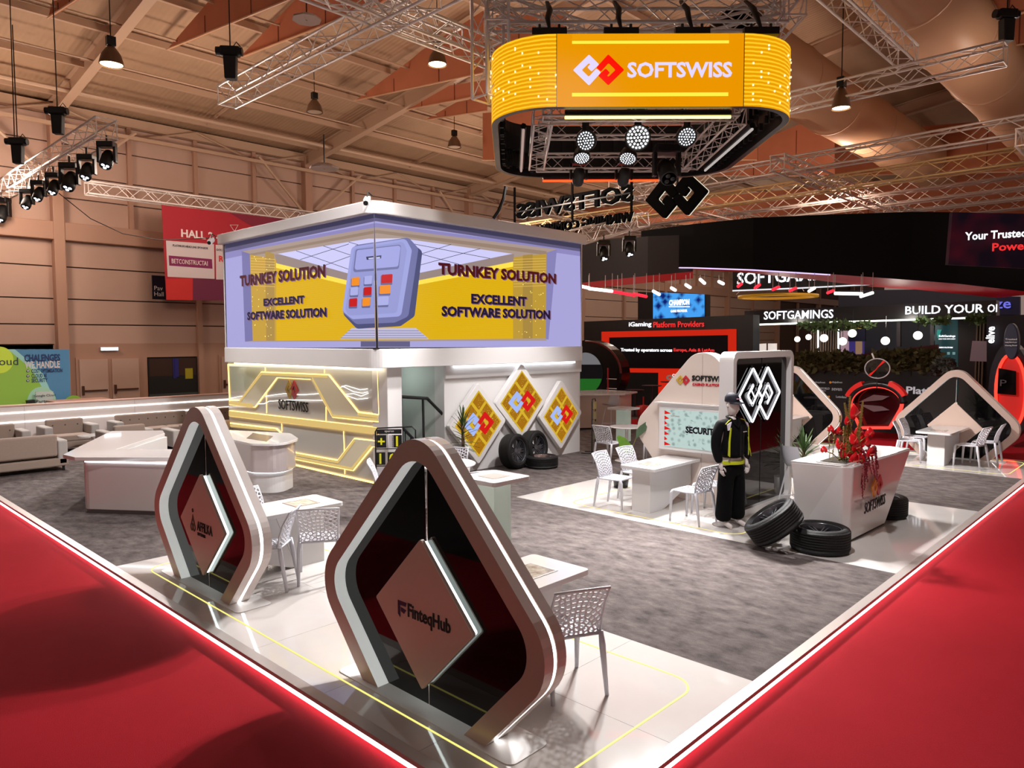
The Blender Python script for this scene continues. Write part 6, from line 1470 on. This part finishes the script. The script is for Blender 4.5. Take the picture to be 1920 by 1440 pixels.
xtext(t, XG+1, 'SoftGamings', WT, 1761, 1792, 630.5, 5, .05, .02); xtext(t, XG+1, 'BUILD YOUR OWN CASINO', WT, 1761, 1792, 635.5, 2, .05, .0); xtext(t, XG+1, 'CASINO PLATFORM', WT, 1760, 1787, 651.5, 2.6, .05, .01)
panel(t, XG+1, [(1758, 618), (1766, 618), (1763, 626), (1767, 630), (1759, 634), (1757, 626)], E('teal_logo', (60, 150, 140), .8), .05, .02, 'teal_emblem')
for px in (1758, 1768, 1779, 1789): panel(t, XG+1, [(px-2.5, 660), (px+2.5, 660), (px+2.5, 665), (px-2.5, 665)], E('mini_icon', (150, 190, 190), .5), .05, .02, 'small_icon')
panel(t, XG-.4, [(1823, 639), (1856, 640), (1852, 678), (1818, 677)], M('grey_pink_monitor', (120, 100, 104), .2, emi=(120, 96, 100), es=.3), 0, .08, 'monitor')
BUSH = M('hedge_foliage', (62, 70, 42), .8, var=(8, (110, 104, 62), .5)); BUSHG = M('hanging_greenery', (70, 96, 60), .8, var=(8, (110, 140, 84), .5))
def foliage(nm, label, cells, mat, X, n_, sz, top=True):
    rg_ = random.Random(len(label)); b = B(); pts = []
    for px0, px1, py0, py1 in cells:
        for k in range(n_):
            c = onx(X+rg_.uniform(-.3, .3), rg_.uniform(px0, px1), rg_.uniform(py0, py1)); d = Vector((rg_.uniform(-1, 1), rg_.uniform(-1, 1), rg_.uniform(-.6, .9))).normalized()*sz*rg_.uniform(.6, 1.3); s_ = d.cross(Vector((rg_.random(), rg_.random(), rg_.random()))).normalized()*sz*.28
            b.add([c, c+d*.5+s_, c+d, c+d*.5-s_], [(0, 1, 2, 3)]); pts.append(c)
    o = b.build(nm, mat, None, origin=pts[0], kind='stuff'); tag(o, label, 'plants'); return o
foliage('hanging_greenery', 'green hanging foliage under the sign band, left of BUILD YOUR', [(1500, 1640, 606, 614), (1520, 1600, 608, 618)], BUSHG, 26.8, 260, .2); foliage('hanging_greenery', 'green hanging foliage under the sign band below BUILD YOUR', [(1720, 1780, 598, 606), (1815, 1860, 594, 602)], BUSHG, 26.8, 160, .2)
GLB = E('globe_lamp', (255, 248, 236), 2.2)
for k, (px, py) in enumerate([(1495, 636), (1516, 632), (1545, 634), (1580, 640), (1598, 625), (1660, 639), (1721, 629)]):
    p = onx(25.5, px, py); g = thing('globe_lamp', 'round white globe pendant lamp, %s from the left below the sign band' % ('first', 'second', 'third', 'fourth', 'fifth', 'sixth', 'seventh')[k], 'lamp', p, 0, 'white globe pendant lamps'); B().ball((0, 0, 0), .10 if k < 2 else .135, 16).build('globe', GLB, g, True); B().tube([(0, 0, .1), (0, 0, .8)], .01, 4).build('cable', BLACKP, g)
# upper softgamings sign
XU = 25
t = thing('upper_sign', 'black hanging sign with big white letters cut off by the curved fascia', 'sign', onx(XU, 1450, 530), world=True)
panel(t, XU, [(1374, 500), (1640, 500), (1640, 535), (1500, 541), (1374, 546)], BLACK, 0, .3, 'sign_body'); xtext(t, XU, 'SOFTGAMINGS', WT, 1383, 1600, 516, 24)
panel(t, XU, [(1374, 544), (1500, 539), (1680, 530), (1680, 532), (1500, 541.5), (1374, 546.5)], E('thin_edge_led', (220, 220, 225), 1.2), .03, .02, 'edge_light')
t = thing('ring_chandelier', 'yellow perforated ring lamp hanging below the upper sign', 'lamp', onx(27, 1458, 556)); B().lathe([(1.3, -.05), (1.45, -.05), (1.45, .05), (1.3, .05), (1.3, -.05)], 32).build('ring_body', M('ochre_ring', (170, 120, 30), .5, emi=(200, 140, 30), es=.35), t, True)
for k in range(3): a = 2*pi*k/3; B().tube([(1.5*cos(a), 1.5*sin(a), .1), (0, 0, 1.6)], .012, 4).build('cable', SILVER, t)
# dark low booth wall with logos and hedge on top
XD = 22.5
t = thing('dark_logo_wall', 'dark low booth wall printed with small sponsor logos under the hedge', 'booth wall', onx(XD, 1640, 760), world=True)
panel(t, XD, [(1440, 694), (1772, 696), (1772, 790), (1440, 790)], M('near_black_wall', (14, 9, 11), .35), 0, 1.2, 'wall_body', (2, 3)); 
LGW = E('dim_white_logo', (150, 140, 140), .7)
for s_, x0, x1, py, h in (('Stanleybet', 1518, 1548, 717, 4.5), ('dajabet', 1560, 1580, 717, 4.5), ('GAME WORLD', 1525, 1556, 728, 4), ('CASINO', 1535, 1549, 732.5, 2.5), ('seven', 1560, 1579, 730, 5), ('Lottoland', 1568, 1588, 744, 4.5)): xtext(t, XD, s_, LGW, x0, x1, py, h, .02, .01, .01)
xtext(t, XD, 'Platform', E('pale_letters', (190, 180, 184), .8), 1700, 1790, 733, 14, .03, .02, .02); xtext(t, XD, 'iGaming', E('dim_red_letters', (110, 14, 18), .8), 1600, 1672, 736, 13, .03, .02, .02)
for px, py in ((1518, 717), (1557, 717), (1554, 744)):
    o_ = [onx(XD-.03, px+2.2*cos(2*pi*k/10), py+2.2*sin(2*pi*k/10)) for k in range(10)]; B().slab(o_, (-.01, 0, 0)).build('round_logo', E('orange_dot', (190, 120, 50), .7), t)
foliage('hedge', 'dark green hedge along the top of the low dark booth wall', [(1484, 1650, 672, 698), (1500, 1600, 664, 690), (1640, 1760, 660, 697)], BUSH, 22.7, 1500, .2)
foliage('small_tree', 'dark bushy plant just left of the far right diamond frame top', [(1750, 1790, 682, 702), (1758, 1784, 676, 690)], M('dark_leaf', (30, 34, 28), .7, var=(8, (90, 90, 80), .5)), 21.5, 420, .14)
t = thing('dark_red_wedge', 'dark red slanting booth wall rising behind the hedge', 'booth wall', onx(24.5, 1700, 660), world=True)
panel(t, 24.5, [(1588, 678), (1588, 668), (1680, 655), (1757, 646), (1757, 700), (1588, 700)], M('maroon_panel', (84, 12, 18), .3), 0, .2, 'maroon_panel')
# glass compass lamp
p = onx(20, 1645, 691); t = thing('compass_ornament', 'round clear glass compass with a red needle above the red arch', 'ornament', p); t.scale = (.7, .7, .7)
b = B(); b.tube([(0, .43*cos(2*pi*k/28), .36*sin(2*pi*k/28)) for k in range(28)], .025, 6, True); b.build('glass_rim', M('clear_rim', (190, 180, 184), .1, .3), t, True)
B().slab([(-.02, .40*cos(2*pi*k/24), .34*sin(2*pi*k/24)) for k in range(24)], (.02, 0, 0)).build('glass_disc', M('clear_glass', (230, 230, 230), .02, trans=1.0), t)
B().slab([(-.05, .05, -.03), (-.05, -.28, .26), (-.05, -.20, .30)], (.01, 0, 0)).slab([(-.05, -.04, .03), (-.05, .30, -.24), (-.05, .22, -.28)], (.01, 0, 0)).build('red_needle', E('needle_red', (230, 40, 30), .8), t)
B().tube([(0, .12, .36), (0, .2, .56)], .03, 6).build('handle', SILVER, t); B().tube([(0, 0, -.36), (0, 0, -.75)], .02, 6).build('stem', BLACKP, t)
# red lit arch
XA = 20.3
t = thing('red_arch', 'round red-lit arch gate with red shoulder plates behind the flower counter', 'arch', (XA, onx(XA, 1643, 800).y, -.1), world=True)
def arc(rx, ry, cy=757, n=22, a0=-200, a1=20): return [onx(XA, 1643+rx*cos(radians(a0+(a1-a0)*k/n)), cy+ry*sin(radians(a0+(a1-a0)*k/n))) for k in range(n+1)]
rp_ = arc(48, 33)+[onx(XA, 1668, 802), onx(XA, 1612, 802)]
B().tube(rp_, .045, 8, True).build('red_light_ring', E('red_neon', (255, 60, 50), 2), t, True)
B().tube(arc(51.5, 37, n=24, a0=-180, a1=0), .09, 8).build('dark_ring', BLACKP, t, True)
B().slab([v_+Vector((.25, 0, 0)) for v_ in rp_], (.05, 0, 0)).build('dark_red_back', M('dark_red_glass', (44, 6, 10), .1), t)
for a0, a1 in ((-160, -116), (-64, -20)):
    o_ = [onx(XA, 1643+60*cos(radians(a)), 757+47*sin(radians(a))) for a in [a0+(a1-a0)*k/8 for k in range(9)]]; i_ = [onx(XA, 1643+53*cos(radians(a)), 757+38*sin(radians(a))) for a in [a1+(a0-a1)*k/8 for k in range(9)]]
    B().slab([v_+Vector((-.1, 0, 0)) for v_ in o_+i_], (.25, 0, 0)).build('red_shoulder_plate', M('red_plate', (196, 28, 20), .4, emi=(200, 20, 14), es=.3), t)
for s_ in (-1, 1):
    q_ = [(1643-38, 757+s_*2), (1643-10, 757+s_*16), (1643+20, 757+s_*13), (1643+6, 757+s_*6)]; B().slab([onx(XA, *p_)+Vector((.2, 0, 0)) for p_ in q_], (.02, 0, 0)).build('grey_logo', M('dim_grey_logo', (92, 70, 74), .4), t)
# red pod and blue disc at the right edge
t = thing('red_pod', 'tall red-lit oval pod with a dark screen at the right edge', 'booth element', onx(21.2, 1890, 740), world=True)
def el2(cx, cy, rx, ry, X, n=30): return [onx(X, cx+rx*cos(2*pi*k/n), cy+ry*sin(2*pi*k/n)) for k in range(n)]
B().slab(el2(1893, 735, 40, 92, 21.4), (.6, 0, 0)).build('dark_shell', M('midnight_shell', (16, 10, 26), .3), t); B().slab(el2(1895, 735, 26, 68, 21.3), (.05, 0, 0)).build('red_inside', M('red_inside', (190, 26, 18), .4, emi=(220, 34, 22), es=.22), t); B().tube(el2(1895, 735, 28, 70, 21.25), .035, 6, True).build('red_light_ring', E('red_neon2', (255, 60, 44), 2), t)
B().slab([onx(21.2, *q_) for q_ in ((1872, 690), (1905, 696), (1905, 741), (1870, 738))], (.04, 0, 0)).build('dark_screen', M('dark_screen', (14, 8, 10), .1), t); xtext(t, 21.2, 'P', M('dim_grey', (80, 66, 70), .4), 1876, 1888, 718, 12, .03, .0)
t = thing('blue_disc_sign', 'dark blue round disc sign with small white text at the right edge', 'sign', onx(20.3, 1896, 640), world=True)
B().slab(el2(1896, 640, 14, 34, 20.3), (.25, 0, 0)).build('disc', M('dark_blue_disc', (34, 34, 58), .4), t, bevel=.02)
for s_, py in (('Trusted', 636), ('Leading Platform for your', 642), ('iGaming Brand', 648)): xtext(t, 20.28, s_, WHITE2, 1885, 1907, py, 3.4, .02, .01, .01)
t = thing('dark_tower', 'dark blue booth tower with vertical white letters behind the round disc', 'booth wall', onx(25, 1880, 700), world=True)
panel(t, 25.5, [(1850, 592), (1925, 590), (1925, 800), (1850, 800)], M('midnight_wall', (18, 14, 34), .5), 0, .4, 'wall_body', (2, 3))
a = onx(25.3, 1857, 628); text('elive', WT, t, a, Z_, Y_, w=1.05*abs(onx(25.3, 1857, 612).z-onx(25.3, 1857, 642).z), h=.22, depth=.02, bold=.03)
t = thing('blue_logo_sign', 'dark blue sign with violet letters above the long sign band end', 'sign', onx(30, 1890, 572), world=True)
panel(t, 30, [(1868, 556), (1912, 556), (1912, 590), (1868, 592)], M('navy_board', (26, 26, 70), .5), 0, .2, 'sign_board'); xtext(t, 30, 'ze', E('violet_letters', (110, 110, 220), 1.0), 1866, 1896, 572, 13, .04, .03)
# small things by the globe lamps
for k, (pts, col, es_, lb) in enumerate([([(1573, 620), (1592, 620), (1592, 700), (1573, 700)], (176, 150, 160), .5, 'pink grey lit panel between slats and navy wall'), ([(1592, 640), (1620, 640), (1620, 690), (1592, 690)], (60, 50, 120), .6, 'violet poster panel behind the globe lamps'), ([(1576, 664), (1589, 664), (1589, 688), (1576, 688)], (230, 110, 230), 1.0, 'small magenta lit panel above the hedge'), ([(1604, 640), (1616, 640), (1616, 664), (1604, 664)], (150, 120, 90), .5, 'small beige and red poster below the sign band'), ([(1420, 645), (1436, 644), (1436, 664), (1420, 664)], (226, 216, 210), .7, 'left white door panel seen below the long sign band'), ([(1440, 644), (1456, 644), (1456, 664), (1440, 664)], (226, 216, 210), .7, 'right white door panel seen below the long sign band')]):
    t = thing('far_panel', lb, 'panel', onx(29-.2*k, *pts[0]), world=True); panel(t, 29-.2*k, pts, M('far_panel_ink', col, .5, emi=col, es=es_), 0, .05, 'board')
t = thing('service_letters', 'navy board with gold letters under the sign band', 'sign', onx(28.5, 1610, 615), world=True); panel(t, 28.6, [(1590, 606), (1622, 606), (1622, 640), (1590, 640)], M('navy_board2', (24, 26, 60), .5), 0, .1, 'sign_board'); xtext(t, 28.5, 'RVIC', E('gold_letters', (190, 150, 60), .8), 1592, 1616, 614, 6, .03, .03)
# smaller cross wires and hall-light cables


t = thing('slack_cable', 'long slack black cable hanging across the left wall to the building', 'cable', ony(23, 110, 362), world=True)
pp = [ony(22, x, y) for x, y in ((110, 362), (170, 410), (230, 438), (300, 450), (405, 446))]; B().tube(pp, .012, 5).build('cable', BLACKP, t)
t = thing('slack_cable', 'black cable drooping from the screen ring to the building roof', 'cable', atd(945, 350, 12.6), world=True)
B().tube([atd(x, y, 12.6) for x, y in ((948, 350), (944, 372), (935, 395), (925, 410))], .03, 6).build('cable', BLACKP, t)
for px, py0, py1, d, lb in ((18, -20, 285, 16.5, 'thin dark chain line at the far left from the roof'),):
    t = thing('drop_chain', lb, 'chain', atd(px, py1, d), world=True); B().tube([atd(px, py0, d), atd(px+10, py1, d)], .012, 5).build('chain', BLACKP, t)
# floor inlay and walkway beyond the right side of the stand
t = thing('oval_floor_mark', 'oval beige inlay on the red carpet beyond the palm', 'rug', (*G0(1575, 822, -.1), -.1))
B().lathe([(.001, .006), (.55, .006), (.55, .008), (.001, .008)], 28).build('inlay', M('beige_inlay', (150, 110, 100), .6), t); B().lathe([(.55, .004), (.75, .004), (.75, .007), (.55, .007)], 28).build('inlay_ring', BLACK, t)
